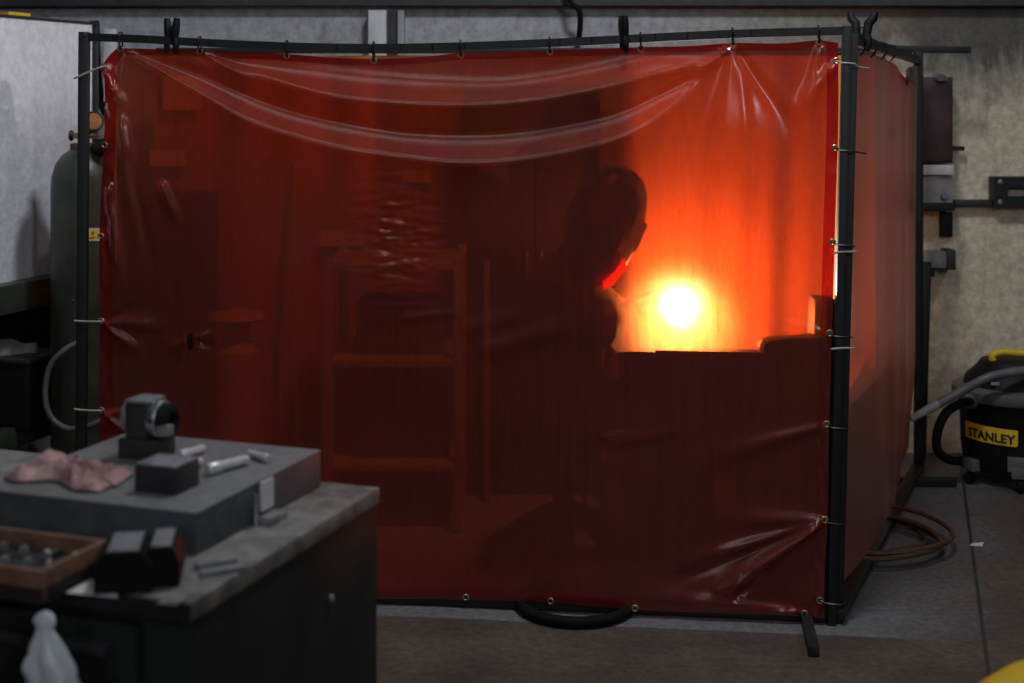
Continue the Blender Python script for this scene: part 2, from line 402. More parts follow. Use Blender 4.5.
# steel stanchion against the wall
t = thing('steel_column', P(385, 97, WY-.05)*1+Vector((0, 0, -H)), 'pale grey steel column on the back wall behind the cell', 'column')
xa = P(368, 0, WY-.1).x; xb = P(386, 0, WY-.1).x; xc = P(403, 0, WY-.1).x
MB().box(((xa+xb)/2, WY-.05, 1.02), (xb-xa, .09, 2.03), bev=.004).build('flange', M['white_metal'], t)
o = MB().box(((xb+xc)/2-.01, WY-.025, 1.02), (xc-xb-.02, .045, 2.03)).build('web', M['dark_grey'], t)
MB().box((xc-.012, WY-.04, 1.02), (.03, .07, 2.03), bev=.003).build('lip', M['grey_paint'], t)
# joint of the floor
a = PZ(961, 466, 0); b = PZ(991, 690, 0); dj = (b-a).normalized(); nj = Vector((-dj.y, dj.x, 0))
mb = MB(); mb.prism([a-dj*.3+nj*.006, a-dj*.3-nj*.006, b+dj*1.5-nj*.006, b+dj*1.5+nj*.006], (0, 0, .0015)); struct(mb.build('trim_2', M['dark_grey'], flat=True))
tag(MB().tube(spline([P(566, -40, WY-.14), P(570, 0, WY-.14), P(579, 10, WY-.14), P(580, 28, WY-.12), P(576, 60, WY-.04), P(575, 110, WY-.03)]), .013).build('electric_cable', M['rubber']),
    'black cable hanging down the back wall above the middle of the curtain', 'cable')

# ------------------------------------------------------------------ white partition and machine at left
def LP(y, z, off=0.):   # line of the partition, running away from the camera
    d = Vector((.2965, .955, 0)); n = Vector((.955, -.2965, 0))
    p = Vector((-1.772, 6.0, 0))+d*((y-6.0)/.955)+n*off
    return Vector((p.x, p.y, z))
t = thing('partition_panel', LP(5.4, 0), 'white rough partition board behind the gas cylinder', 'partition')
mb = MB(); a, b = LP(4.2, .93), LP(6.0, .93); tp = LP(6.0, 1.945)
mb.prism([a, b, LP(6.0, 1.945), LP(4.2, 1.945)], Vector((-.955, .2965, 0))*.05)
mb.build('board', M['white_board'], t, flat=True)
mb = MB(); mb.bar(LP(6.03, .93, -.02), LP(6.03, 1.945, -.02), .05, .02, bev=.002); mb.build('edge_strip', M['dark_grey'], t)
mb = MB(); mb.bar(LP(6.16, .9, -.02), LP(6.16, 1.935, -.02), .05, .03, bev=.002); mb.build('edge_post', M['white_metal'], t)
mb = MB(); mb.bar(LP(4.2, 1.95, -.02), LP(6.05, 1.95, -.02), .05, .012, bev=.002); mb.build('top_channel', M['dark_grey'], t)
tag(MB().prism([LP(5.47, 1.957, .0), LP(5.6, 1.957, 0), LP(5.6, 1.957, -.045), LP(5.47, 1.957, -.045)], (0, 0, .012)).build('yellow_ruler', M['yellow'], flat=True),
    'short yellow bar lying on the top edge of the white partition', 'bar')
t = thing('machine_bed', LP(5.2, 0, .0), 'dark green steel machine bed under the white partition', 'machine')
mb = MB(); mb.bar(LP(4.2, .875, .02), LP(6.1, .875, .02), .10, .11, bev=.006); mb.build('top_rail', M['green_paint'], t)
mb = MB(); mb.bar(LP(4.2, .55, -.25), LP(6.1, .55, -.25), .1, .5, bev=.01); mb.build('back_panel', M['black_plastic'], t)
for y in (4.4, 5.95):
    mb = MB(); mb.bar(LP(y, 0, -.03), LP(y, .83, -.03), .08, .08); mb.build('leg', M['green_paint'], t)
mb = MB(); mb.bar(PZ(42, 480, .02)+Vector((0, 0, 0)), P(80, 425, 5.75), .06, .04); mb.build('brace', M['green_paint'], t)
mb = MB(); mb.bar(LP(4.2, .33, .0), LP(5.95, .33, .0), .06, .08, bev=.004); mb.build('lower_rail', M['green_paint'], t)
c = P(20, 415, 5.6)
t = thing('control_box', (c.x, c.y, .36), 'black steel box on the lower rail of the machine bed', 'box')
MB().box((c.x-.02, c.y, .49), (.30, .24, .26), Matrix.Rotation(R(-17), 3, 'Z'), .012).build('body', M['black_plastic'], t)
MB().box((c.x-.02, c.y-.005, .626), (.31, .25, .015), Matrix.Rotation(R(-17), 3, 'Z'), .004).build('lid', M['dark_grey'], t)
mb = MB(); c2 = P(6, 380, 5.6)
mb.lathe([(.02, -.1), (.055, -.09), (.07, -.03), (.06, .03), (.035, .07), (.03, .12)], (c2.x, c2.y, c.z+.235), 20, axis=(1, .2, .15))
tag(mb.build('plastic_bottle', M['grey_paint']), 'pale bottle lying on the black box under the machine bed', 'bottle')
# cords on the floor below
mb = MB(); mb.tube(spline([PZ(-10, 448, .01), PZ(12, 440, .012), PZ(30, 447, .012), PZ(52, 441, .012), PZ(60, 446, .012)]), .007, 8)
tag(mb.build('extension_cord', M['rubber']), 'black cord on the floor under the machine bed at far left', 'cord')
mb = MB(); mb.tube(spline([PZ(8, 450, .03), PZ(20, 443, .03), PZ(33, 448, .03), PZ(38, 458, .03)]), .012, 8)
tag(mb.build('wooden_stick', M['wood']), 'bent brown stick on the floor under the machine bed', 'stick')

# ------------------------------------------------------------------ gas cylinder
CY = 5.45; cc = P(83, 97, CY); cx = cc.x
rr = 31*CY/F; zt = P(0, 163, CY).z
t = thing('gas_cylinder', (cx, CY, 0), 'tall green gas cylinder with regulator beside the red curtain', 'gas cylinder')
prof = [(rr*.92, 0), (rr, .02), (rr, zt-.09), (rr*.97, zt-.05), (rr*.86, zt-.005), (rr*.66, zt+.03), (rr*.45, zt+.048), (rr*.36, zt+.055)]
MB().lathe(prof, (cx, CY, 0), 40).build('body', M['cyl_paint'], t)
MB().lathe([(rr*.40, 0), (rr*.40, .022), (rr*.34, .026)], (cx, CY, zt+.05), 24).build('neck_ring', M['rust'], t)
v = MB(); v.lathe([(.02, 0), (.018, .05), (.013, .06), (.013, .1)], (cx, CY, zt+.07), 16); v.bar((cx-.05, CY, zt+.105), (cx+.06, CY, zt+.105), .022, bev=.004)
vv = v.build('valve', M['brass'], t)
MB().lathe([(.018, -.006), (.022, 0), (.018, .006)], (cx-.045, CY, zt+.105), 16, axis=(1, 0, 0)).build('handwheel', M['dark_grey'], vv)
g = P(93, 122, CY-.03)
rg = MB().lathe([(.036, -.012), (.04, -.006), (.04, .02), (.036, .024)], g, 24, axis=(.35, -1, .1)); rg.tube([g+Vector((0, .02, 0)), (cx+.03, CY, zt+.11)], .011, 8)
rgo = rg.build('pressure_gauge', M['dark_grey'], t)
MB().lathe([(.031, 0), (.031, .003)], g+Vector((.009, -.026, .003)), 24, axis=(.35, -1, .1)).build('dial', M['brass'], rgo)
MB().lathe([(.028, 0), (.033, .02), (.033, .07), (.024, .09)], P(98, 148, CY-.02), 20, axis=(.6, -.6, .1)).build('regulator', M['black_plastic'], t)
# hazard diamond sticker wrapped on the body
def onc(px, py, r=rr+.0015):
    ang = math.asin(max(-1, min(1, ((px-512)*(CY-r)/F-cx)/r))); return Vector((cx+r*math.sin(ang), CY-r*math.cos(ang), P(0, py, CY-r).z))
mb = MB(); mb.grid(lambda u, v: onc(83.5+20*u, 228+13*v+1.5*u), 8, 2); st = mb.build('sticker', M['paper'], t)
mb = MB(); mb.grid(lambda u, v: onc(91.8+6.2*(u-v), 235.6+6.4*(u+v-1), rr+.003), 8, 8); mb.build('hazard_diamond', M['yellow_label'], st)
mb = MB(); mb.torus(onc(91, 233.6, rr+.0045), .0045, .0015, (-.3, -1, 0), 12, 6); mb.bar(onc(88.5, 238, rr+.0045), onc(93.6, 238, rr+.0045), .003, .001, bev=0); mb.build('flame_symbol', M['ink'], st)
# hose hanging on the cylinder
mb = MB(); mb.tube(spline([P(80, 342, 5.27), P(66, 349, 5.25), P(50, 366, 5.24), P(45, 395, 5.24), P(51, 417, 5.24), P(66, 428, 5.23), P(82, 428, 5.22), P(100, 421, 5.22), P(118, 410, 5.25)]), .011, 10)
tag(mb.build('gas_hose', M['grey_plastic']), 'grey hose looped against the green gas cylinder', 'hose')
mb = MB(); mb.tube(spline([P(94, 21, 6.3), P(95, 32, 6.3), P(96, 60, 6.3), P(99, 92, 6.25), P(106, 112, 6.1)]), .021, 10)
tag(mb.build('black_hose', M['rubber']), 'thick black hose hanging beside the edge of the white partition', 'hose')

# ------------------------------------------------------------------ the front screen
MS = -.121; Y0 = 4.5404
def plane_y(px): return Y0/(1-MS*(px-512)/F)
NRM = Vector((-.1201, -.9928, 0))       # towards the camera
def S(px, py, d=0.): return P(px, py, plane_y(px))+NRM*d
def SX(px, z, d=0.):
    p = P(px, 0, plane_y(px)); return Vector((p.x, p.y, z))+NRM*d
bar_y = [(84, 37), (140, 39), (200, 42.5), (290, 46.5), (374, 48), (460, 46.5), (550, 43), (640, 38.5), (735, 34), (843, 31)]
t = thing('screen_frame', SX(460, 0), 'black tubular steel frame holding the large red curtain', 'frame')
mb = MB(); mb.bar(SX(80, 0), S(84.5, 32), .032, .032); mb.build('post', M['black_steel'], t)
mb = MB(); mb.bar(SX(831, 0), S(847, 26), .026, .026); mb.build('post', M['black_steel'], t)
mb = MB(); pts = [S(84+ (846-84)*i/24, smooth(bar_y, 84+(846-84)*i/24)) for i in range(25)]
mb.tube(pts, .018, 4); 
# a square tube turned flat
mb.bm.free(); mb = MB()
for a, b in zip(pts, pts[1:]): mb.bar(a-(b-a)*.03, b+(b-a)*.03, .026, .026, bev=0)
mb.build('top_bar', M['black_steel'], t, flat=True)
mb = MB(); mb.bar(SX(80, .02, -.02), SX(838, .02, -.02), .03, .03); mb.build('bottom_bar', M['black_steel'], t)
for px in (118, 806):
    mb = MB(); b0 = SX(px, .018, -.30); b1 = SX(px, .018, .27); mb.bar(b0, b1, .032, .03); mb.build('foot', M['black_steel'], t)
for px, py in ((90, 35), (78, 300)):
    MB().lathe([(.006, 0), (.006, .004), (.003, .006)], S(px-3, py, .017), 10, axis=NRM).build('bolt', M['dark_grey'], t)

# curtain surface
top_y = [(110, 48), (160, 49), (200, 49.5), (245, 52), (287, 54), (330, 57.5), (374, 59), (420, 57), (461, 53), (505, 52), (550, 50), (595, 49), (641, 47), (690, 46), (733, 43), (780, 43.5), (819, 40.5), (838, 43)]
bot_y = [(90, 592), (240, 594), (380, 598), (460, 599.5), (550, 601), (600, 605), (640, 608), (720, 612), (800, 615), (825, 617)]
left_x = [(47, 119), (55, 110), (68, 102.5), (80, 105), (145, 104.5), (190, 102), (236, 100.5), (280, 100), (322, 100.5), (370, 99.5), (410, 100), (500, 97), (600, 95)]
right_x = [(40, 838), (62, 838), (100, 838.5), (148, 837.5), (243, 834.5), (333, 832), (425, 829), (519, 827.5), (560, 825), (617, 823)]
lT = [(118, 51), (180, 54), (256, 61), (310, 65), (380, 72), (430, 76), (500, 77.5), (550, 71), (600, 61), (640, 53), (700, 49), (740, 47)]
lA = [(118, 52), (160, 56), (200, 62), (256, 75), (300, 88), (340, 97), (400, 102.5), (460, 104.5), (512, 102), (560, 96), (610, 86), (650, 76), (690, 65), (720, 55), (740, 50)]
lB = [(118, 53), (160, 61), (200, 74), (256, 97), (300, 111), (340, 120), (400, 130), (460, 133), (512, 131), (570, 122), (620, 110), (660, 92), (700, 72), (725, 58), (740, 53)]
lC = [(118, 54), (150, 68), (200, 94), (256, 121), (300, 136), (340, 146), (400, 155), (460, 161), (512, 159), (560, 152), (610, 140), (650, 122), (690, 92), (715, 70), (740, 56)]
def seg_ridge(px, py, x0, y0, x1, y1, w0, w1, amp):   # a soft ridge along a segment, from a pinch outwards
    dx, dy = x1-x0, y1-y0; L = math.hypot(dx, dy)
    t = ((px-x0)*dx+(py-y0)*dy)/(L*L); 
    if t < -.05 or t > 1.15: return 0
    n = ((px-x0)*dy-(py-y0)*dx)/L
    w_ = w0+(w1-w0)*max(0, t)
    e = sstep(-.05, .12, t)*(1-sstep(.5, 1.15, t))
    return amp*e*math.exp(-(n/w_)**2)
RIDGES = [ # x0,y0,x1,y1,w0,w1,amp
 (735, 44, 741, 170, 4, 12, .010), (732, 46, 716, 190, 3, 16, .010), (734, 46, 790, 130, 3, 9, -.010), (741, 60, 749, 150, 4, 6, .006),
 (731, 48, 690, 78, 2, 8, .014), (820, 43, 800, 150, 3, 14, .008), (836, 62, 790, 120, 3, 14, .009),
 (824, 521, 690, 566, 3, 11, .020), (824, 521, 700, 604, 3, 13, .026), (824, 521, 660, 585, 3, 9, -.016), (824, 519, 720, 520, 3, 14, .010),
 (803, 612, 640, 596, 3, 12, .012), (715, 590, 755, 574, 3, 6, .010), (728, 597, 742, 574, 2, 4, .008), (735, 598, 760, 580, 2, 4, -.008), (825, 425, 700, 462, 3, 14, .008), (829, 333, 760, 318, 2, 8, .004),
 (103, 322, 140, 352, 2, 6, .014), (103, 322, 165, 325, 2, 9, .010), (103, 322, 150, 300, 2, 8, -.006),
 (103, 411, 150, 450, 2, 7, .014), (103, 411, 165, 416, 2, 8, .010), (103, 68, 124, 110, 2, 7, .010), (121, 50, 112, 110, 2, 6, -.008),
 (120, 115, 140, 240, 5, 7, .012), (126, 150, 150, 260, 4, 6, -.008), (160, 180, 180, 225, 4, 5, .008), (108, 180, 122, 290, 3, 6, .010),
 (200, 52, 262, 85, 2, 6, .007), (122, 50, 240, 110, 2, 6, .010), (460, 330, 540, 312, 9, 11, .003), (480, 352, 590, 320, 10, 12, .005), (400, 318, 470, 312, 4, 5, .002),
 (190, 340, 212, 332, 2, 4, .008), (190, 340, 215, 346, 2, 4, -.008), (190, 340, 165, 350, 2, 5, .006),
 (600, 440, 640, 432, 5, 6, .003), (605, 446, 700, 425, 5, 8, .003)]
def disp(px, py):
    d = (fold(px, py-4)+2*fold(px, py-2)+2*fold(px, py)+2*fold(px, py+2)+fold(px, py+4))/8
    return d+disp_rest(px, py)
def fold(px, py):
    d = 0
    if 118 < px < 740:
        T, A, B, C = smooth(lT, px), smooth(lA, px), smooth(lB, px), smooth(lC, px)
        k = (px-118)/622; env = sstep(0, .10, k)*(1-sstep(.86, 1, k))
        h1 = .0115*min(3.6, (A-T)/8)*1.0; h2 = .0115*min(3.6, (C-B)/8)
        if py < T: v = .35*h1*sstep(top_at(px), T, py)*0
        elif py < A: v = h1*((py-T)/max(1, A-T))**1.6
        elif py < B: v = h1*(1-((py-A)/max(1, B-A)))**1.0
        elif py < C: v = h2*((py-B)/max(1, C-B))**1.6
        else: v = h2*math.exp(-((py-C)/46)**1.0)
        d += v*env
    return d
def disp_rest(px, py):
    d = 0
    for r in RIDGES:
        if min(r[0], r[2])-40 < px < max(r[0], r[2])+40 and min(r[1], r[3])-40 < py < max(r[1], r[3])+40: d += seg_ridge(px, py, *r)
    d += .036*math.exp(-((px-742)/34)**2)*sstep(44, 150, py)*(1-sstep(150, 340, py))
    # broad lazy waves
    d += .012*noise.noise(Vector((px/210, py/260, 3.3)))+.005*noise.noise(Vector((px/90, py/150, 8.1)))
    # crazed patch rubbed into the film
    g = math.exp(-((px-398)/34)**2-((py-238)/52)**2)
    if g > .02: d += g*(.0055*noise.noise(Vector((px/26, py/5.5, 1.2)))+.003*noise.noise(Vector((px/9, py/4, 5.2))))
    # crinkles of the hems
    gl = math.exp(-((px-left_at(py)-5)/7)**2); gr = math.exp(-((right_at(py)-px-6)/7)**2)
    if gl > .02: d += gl*.006*noise.noise(Vector((px/7, py/13, 2.2)))
    if gr > .02: d += gr*.0035*noise.noise(Vector((px/6, py/14, 7.2)))
    # bottom edge billows
    d += .012*sstep(560, 600, py)*(.5+.5*math.sin(px/43))
    return d
def top_at(px): return smooth(top_y, px)
def bot_at(px): return smooth(bot_y, px)
def left_at(py): return smooth(left_x, py)
def right_at(py): return smooth(right_x, py)
def curt(s_, t_, extra=0.):
    px = 100+(832-100)*s_
    for _ in range(2):
        py = top_at(px)+(bot_at(px)-top_at(px))*t_
        px = left_at(py)+(right_at(py)-left_at(py))*s_
    return S(px, py, disp(px, py)+extra), px, py
NU, NV = 330, 320
hole = lambda px, py: ((px-190.5)/3.6)**2+((py-341)/8.5)**2 < 1
t = thing('welding_curtain', SX(470, .02), 'large red see-through welding curtain tied to the black frame', 'curtain')
CURT = t
mb = MB(); mb.grid(lambda u, v: curt(u, v)[0], NU, NV, skip=lambda u, v: hole(*curt(u, v)[1:])); mb.build('sheet', M['vinyl'], t)
# hems: folded doubled edge, a strip lying on the sheet
def hem(us, vs_, nu, nv):
    mb = MB(); mb.grid(lambda u, v: curt(us[0]+(us[1]-us[0])*u, vs_[0]+(vs_[1]-vs_[0])*v, .0025)[0], nu, nv); return mb.build('hem', M['vinyl_hem'], t)
hem((0, .0165), (0, 1), 6, 200); hem((.984, 1), (0, 1), 6, 200); hem((0.0165, .984), (0, .012), 200, 3); hem((.0165, .984), (.982, 1), 200, 4)
# torn hole with curled flaps
def flap(pts, m=M['vinyl_hem']):
    mb = MB(); mb.grid(lambda u, v: (pts[0].lerp(pts[1], v)).lerp(pts[2].lerp(pts[3], v), u)+NRM*(.012*math.sin(u*2.4)), 6, 4); mb.build('torn_flap', m, t)
flap([S(187, 331, .006), S(187.6, 350, .006), S(183.5, 328, .006), S(186, 340, .006)]); flap([S(193.6, 334, .006), S(193.8, 348, .006), S(199, 336, .008), S(198, 344, .006)])
eye_top = [(121, 49), (200, 51.5), (287, 56), (374, 61), (461, 55), (550, 52), (641, 49), (733, 45), (819, 42)]
eye_right = [(836, 61), (834.5, 148), (832, 242), (829.5, 333), (826.5, 424), (825, 519), (819.5, 599)]
eye_left = [(104, 67), (105.5, 145), (102, 236), (102, 321), (102, 410)]
eye_bot = [(804, 612), (635, 606), (551, 599.5), (466, 597)]
for px, py in eye_top+eye_right+eye_left+eye_bot:
    MB().torus(S(px, py, disp(px, py)+.004), .0085, .0032, NRM, 18, 8).build('eyelet', M['brass'], t)

# cable ties
names = ['first', 'second', 'third', 'fourth', 'fifth', 'sixth', 'seventh', 'eighth', 'ninth']
def tie(path, m, label, r=.0028):
    mb = MB(); mb.tube(spline(path, 6), r, 6)
    tag(mb.build('cable_tie', m), label, 'cable tie', 'cable ties around the curtain')
for i, (px, py) in enumerate(eye_top):
    yb = smooth(bar_y, px); d = disp(px, py)
    path = [S(px, py+1, d-.005), S(px, py-1, d+.008), S(px, yb+3, .019), S(px, yb-3, .019), S(px-.5, yb-5.5, .006), S(px-1, yb-5.5, -.018), S(px-1, yb+2, -.02), S(px, py-3, -.014)]
    tie(path, M['black_tie'], 'black cable tie at the %s eyelet from the left along the top bar' % names[i])
    if i in (0, 1, 2, 6): pass
rt = [M['pale_tie'], M['black_tie'], M['black_tie'], M['black_tie'], M['black_tie'], M['black_tie'], M['black_tie']]
for i, (px, py) in enumerate(eye_right):
    xp = interp([(26, 847), (620, 831)], py); d = disp(px, py)
    path = [S(px-1, py, d+.003), S(px+2, py+.5, d+.007), S(xp-5, py+2, .022), S(xp+7, py+3, .024), S(xp+13, py+4 if i else py+6, .0), S(xp+(24 if i in (0, 1) else 14), py+(7 if i == 0 else 6), -.03)]
    tie(path, rt[i], ('pale' if i == 0 else 'black')+' cable tie at the %s eyelet from the top along the right post' % names[i])
for i, (py, c_) in enumerate(((252, 'upper'), (348, 'lower'))):
    xp = interp([(26, 847), (620, 831)], py)
    path = [S(xp-7, py+2, .0), S(xp-6.5, py, .019), S(xp+4, py-1, .022), S(xp+14, py-1, .022), S(xp+15, py, -.02)]
    tie(path, M['pale_tie'], '%s of two pale cable ties binding the corner posts together' % c_, .0034)
for i, (k, ppy) in enumerate(((0, 78), (3, 320), (4, 408))):
    px, py = eye_left[k]; d = disp(px, py)
    path = [S(px+1.5, py, d+.003), S(px-1, py, d+.008), S(90, (py+ppy)/2, .02), S(78, ppy, .02), S(75.5, ppy, .0)]
    tie(path, M['pale_tie'], '%s pale cable tie on the left post' % ('highest', 'middle', 'lowest')[i], .0034)

# spring clamps
def clamp(c, label, tilt=0., yaw=0., s=1., sp=1.):
    t = thing('spring_clamp', c, label, 'clamp', 'black spring clamps on the screen bars')
    rm = (Matrix.Rotation(yaw, 3, 'Z') @ Matrix.Rotation(tilt, 3, 'Y'))
    def W(x, y, z): return Vector(c)+rm @ Vector((x*s, y*s, z*s))
    for sg in (-1, 1):
        mb = MB(); mb.tube([W(0, sg*.012, -.005), W(0, sg*.017, .025), W(0, sg*.019, .045), W(0, sg*.022*sp, .06), W(0, sg*.024*sp, .078)], [.012*s, .014*s, .014*s, .013*s, .010*s], 10)
        mb.build('handle', M['black_plastic'], t)
        mb = MB(); mb.tube([W(0, sg*.013, .02), W(0, sg*.021, -.005), W(0, sg*.021, -.028), W(0, sg*.016, -.04)], [.011*s, .012*s, .011*s, .009*s], 10); mb.build('jaw', M['black_plastic'], t)
    mb = MB(); mb.torus(W(0, 0, .022), .012*s, .004*s, rm @ Vector((1, 0, 0)), 14, 6); mb.build('spring', M['dark_grey'], t)
def bar_pt(px): return S(px, smooth(bar_y, px))
clamp(bar_pt(171.5)+Vector((0, 0, .0)), 'black spring clamp on the top bar near the left corner', R(2), R(58), .95)
clamp(bar_pt(624)+Vector((0, 0, .0)), 'black spring clamp on the top bar above the welder', R(-2), R(8), .95)

# ------------------------------------------------------------------ the side screen at right
SA = Vector((1.065, 4.432, 0)); SB = Vector((1.775, 6.21, 0)); SD = (SB-SA).normalized(); SN = Vector((SD.y, -SD.x, 0))
def Q(s_, z, d=0.): p = SA+(SB-SA)*s_; return Vector((p.x, p.y, z))+SN*d
t = thing('screen_frame', Q(.5, 0), 'black steel frame of the side screen running back to the wall', 'frame')
mb = MB(); mb.bar(Vector((P(838.3, 0, 4.44).x, 4.44, 0)), Vector((P(853.7, 0, 4.44).x, 4.44, P(0, 33, 4.44).z)), .025, .025); mb.build('post', M['black_steel'], t)
mb = MB(); mb.bar(Q(1, 0), Q(1, 1.84), .034, .034); mb.build('post', M['black_steel'], t)
mb = MB(); mb.bar(Q(0.01, 1.82), Q(1, 1.80), .028, .032); mb.build('top_bar', M['black_steel'], t)
mb = MB(); mb.bar(Q(-.01, .03, -.01)+Vector((-.04, 0, 0)), Q(1, .03, .0), .05, .03, bev=.004); mb.build('bottom_bar', M['black_steel'], t)
mb = MB(); e = P(970, 50, 6.21); e0 = P(893, 49, 6.21); mb.bar(e0, e, .03, .03); mb.build('cross_arm', M['black_steel'], t)
mb = MB(); a = PZ(880, 481, .02); b = PZ(956, 482, .02); mb.bar(a, b, .03, .035); mb.build('foot', M['black_steel'], t)
t = thing('side_curtain', Q(.5, .1), 'dusty red side curtain between the corner post and the back post', 'curtain')
stop = [(0, 1.785), (.3, 1.785), (.52, 1.775), (.60, 1.765), (.66, 1.735), (.72, 1.705), (.78, 1.70), (.83, 1.735), (.90, 1.765), (1, 1.775)]
def side(u, v):
    z1 = smooth(stop, u); z0 = .09+.05*math.sin(u*7)*u; z = z1+(z0-z1)*v
    d = .018*noise.noise(Vector((u*5, z*.7, 1)))+.010*math.sin(u*34)*sstep(.45, .9, u)*(1-.5*v)+.03*sstep(.75, 1, v)*math.sin(u*5)
    d += .025*math.exp(-((u-.72-.1*v)/.05)**2)*math.exp(-v*4)
    return Q(.004+.981*u, z, d-.012)+Vector((-.05*(1-z/1.8)*(1-u)**2, 0, 0))
mb = MB(); mb.grid(side, 90, 90); mb.build('sheet', M['vinyl_side'], t)
# turned-over corner of the sheet
mb = MB(); mb.grid(lambda u, v: side(.67+.15*u, 0)+SN*(.008+.03*math.sin(v*2.6)*(.3+u))+Vector((0, 0, .006+.030*u-.055*v*(.35+u*.65))), 10, 6); mb.build('folded_corner', M['vinyl_fold'], t)
for i, u in enumerate((.07, .2, .34, .48)):
    p = Q(u, 1.81)
    mb = MB(); mb.tube(spline([p+Vector((0, 0, -.038)), p+SN*.02+Vector((0, 0, -.01)), p+SN*.02+Vector((0, 0, .018)), p-SN*.02+Vector((0, 0, .02)), p-SN*.02+Vector((0, 0, -.03))], 5), .003, 6)
    tag(mb.build('cable_tie', M['black_tie']), 'black cable tie, %s from the corner along the top bar of the side screen' % names[i], 'cable tie', 'cable ties around the curtain')
clamp(Q(.085, 1.83, .0), 'black spring clamp on the side screen bar by the corner post', R(14), R(62), 1.1, 1.5)

# ------------------------------------------------------------------ rear curtain
RX0, RX1 = -1.55, 1.32
t = thing('rear_curtain', (.1, 6.2, .05), 'orange rear curtain of the welding cell behind the table', 'curtain')
mb = MB(); mb.grid(lambda u, v: Vector((RX0+(RX1-RX0)*u, 6.17+.02*math.sin(u*31)+.012*math.sin(u*77+v*3), 1.82-1.76*v)), 120, 30); mb.build('sheet', M['rear_dark'], t)
mb = MB(); mb.bar((RX0, 6.2, 1.842), (1.74, 6.2, 1.842), .025); mb.build('rail', M['black_steel'], t)
for i, (x0, y0, x1, y1, lab) in enumerate(((150, 150, 186, 166, 'small paper sheet hung low on the rear curtain at the far left'), (163, 76, 202, 110, 'larger paper sheet hung high on the rear curtain near the left'),
                              (402, 169, 431, 183, 'small paper sheet hung on the rear curtain left of the welder'), (320, 230, 366, 246, 'wide paper sheet hung on the rear curtain above the rack'))):
    mb = MB(); a, b = P(x0, y0, 6.138), P(x1, y1, 6.138); mb.box((a+b)/2, (b.x-a.x, .004, a.z-b.z)); tag(mb.build('paper_sheet', M['poster'], flat=True), lab, 'paper', 'paper sheets on the rear curtain')

t = thing('glow_backing', (.9, 5.5, 0), 'added orange sheet close behind the welding table, there to catch the arc glow', 'screen')
mb = MB(); mb.grid(lambda u, v: Vector((.355+1.05*u, 5.49+.24*max(0, 1-u/.16)**2+.012*math.sin(u*19+v)+.006*math.sin(u*47+2*v), 1.80-1.62*v)), 60, 30); mb.build('sheet', M['rear_vinyl'], t)  # sheet added to carry the arc glow; left edge curls to fade it
mb = MB(); mb.tube(spline([(.365, 5.76, 1.81), (.42, 5.64, 1.81), (.53, 5.54, 1.81), (.8, 5.52, 1.81), (1.41, 5.52, 1.81)], 4), .011, 8); mb.build('rail', M['black_steel'], t)
for x, y in ((.37, 5.77), (1.40, 5.52)):
    mb = MB(); mb.bar((x, y, 0), (x, y, 1.80), .022); mb.bar((x, y-.12, .012), (x, y+.2, .012), .024); mb.build('post', M['black_steel'], t)
# ------------------------------------------------------------------ welding table, vise
GZ = .835; TZ = .64; TY0 = 4.52; TY1 = 5.44
def behind(px, z, d): p = SX(px, z, -d); return p
t = thing('welding_table', (.75, 5.0, 0), 'dark steel welding table with front guard plate and two pedestals inside the cell', 'table')
txl = behind(630, 0, .04).x; txr = behind(836, 0, .04).x
mb = MB(); mb.prism([behind(630, TZ-.03, .05), behind(836, TZ-.03, .05), (1.36, TY1, TZ-.03), (txl+.03, TY1, TZ-.03)], (0, 0, .03)); mb.build('tabletop', M['table_top'], t, flat=True)
g2 = GZ+.0055
mb = MB(); mb.prism([behind(x, z, .045) for x, z in ((630, .43), (836, .43), (836, g2), (657, g2), (657, GZ), (630, GZ))], NRM*-.012); mb.build('front_guard', M['table_steel'], t, flat=True)
mb = MB(); mb.prism([behind(630, .40, .055), behind(630, .834, .055), behind(630, .834, .055)+Vector((0, .10, 0)), behind(630, .87, .055)+Vector((0, .22, .01)), Vector((txl+.03, TY1, .87)), Vector((txl+.03, TY1, .40))], (.012, 0, 0)); mb.build('arc_light_baffle', M['table_steel'], t, flat=True)  # end plate added to keep arc light off the welder's lap
for a, b in ((644, 716), (759, 833)):
    xa, xb = P(a, 0, TY0+.06).x, P(b, 0, TY0+.06).x
    mb = MB(); mb.box(((xa+xb)/2, TY0+.31, .315), (xb-xa, .46, .63), bev=.004); mb.build('pedestal', M['table_steel'], t)
mb = MB(); mb.box((.72, TY0+.14, .22), (.15, .04, .12)); mb.build('crossbar', M['table_steel'], t)
wx = P(680, 0, 5.21).x
mb = MB(); mb.box((wx, 5.215, TZ+.085), (.022, .022, .17), bev=.002); mb.box((wx, 5.215, TZ+.006), (.12, .12, .012), bev=.002); tag(mb.build('steel_workpiece', M['worn_steel']), 'upright steel workpiece on the welding table right under the arc', 'workpiece')
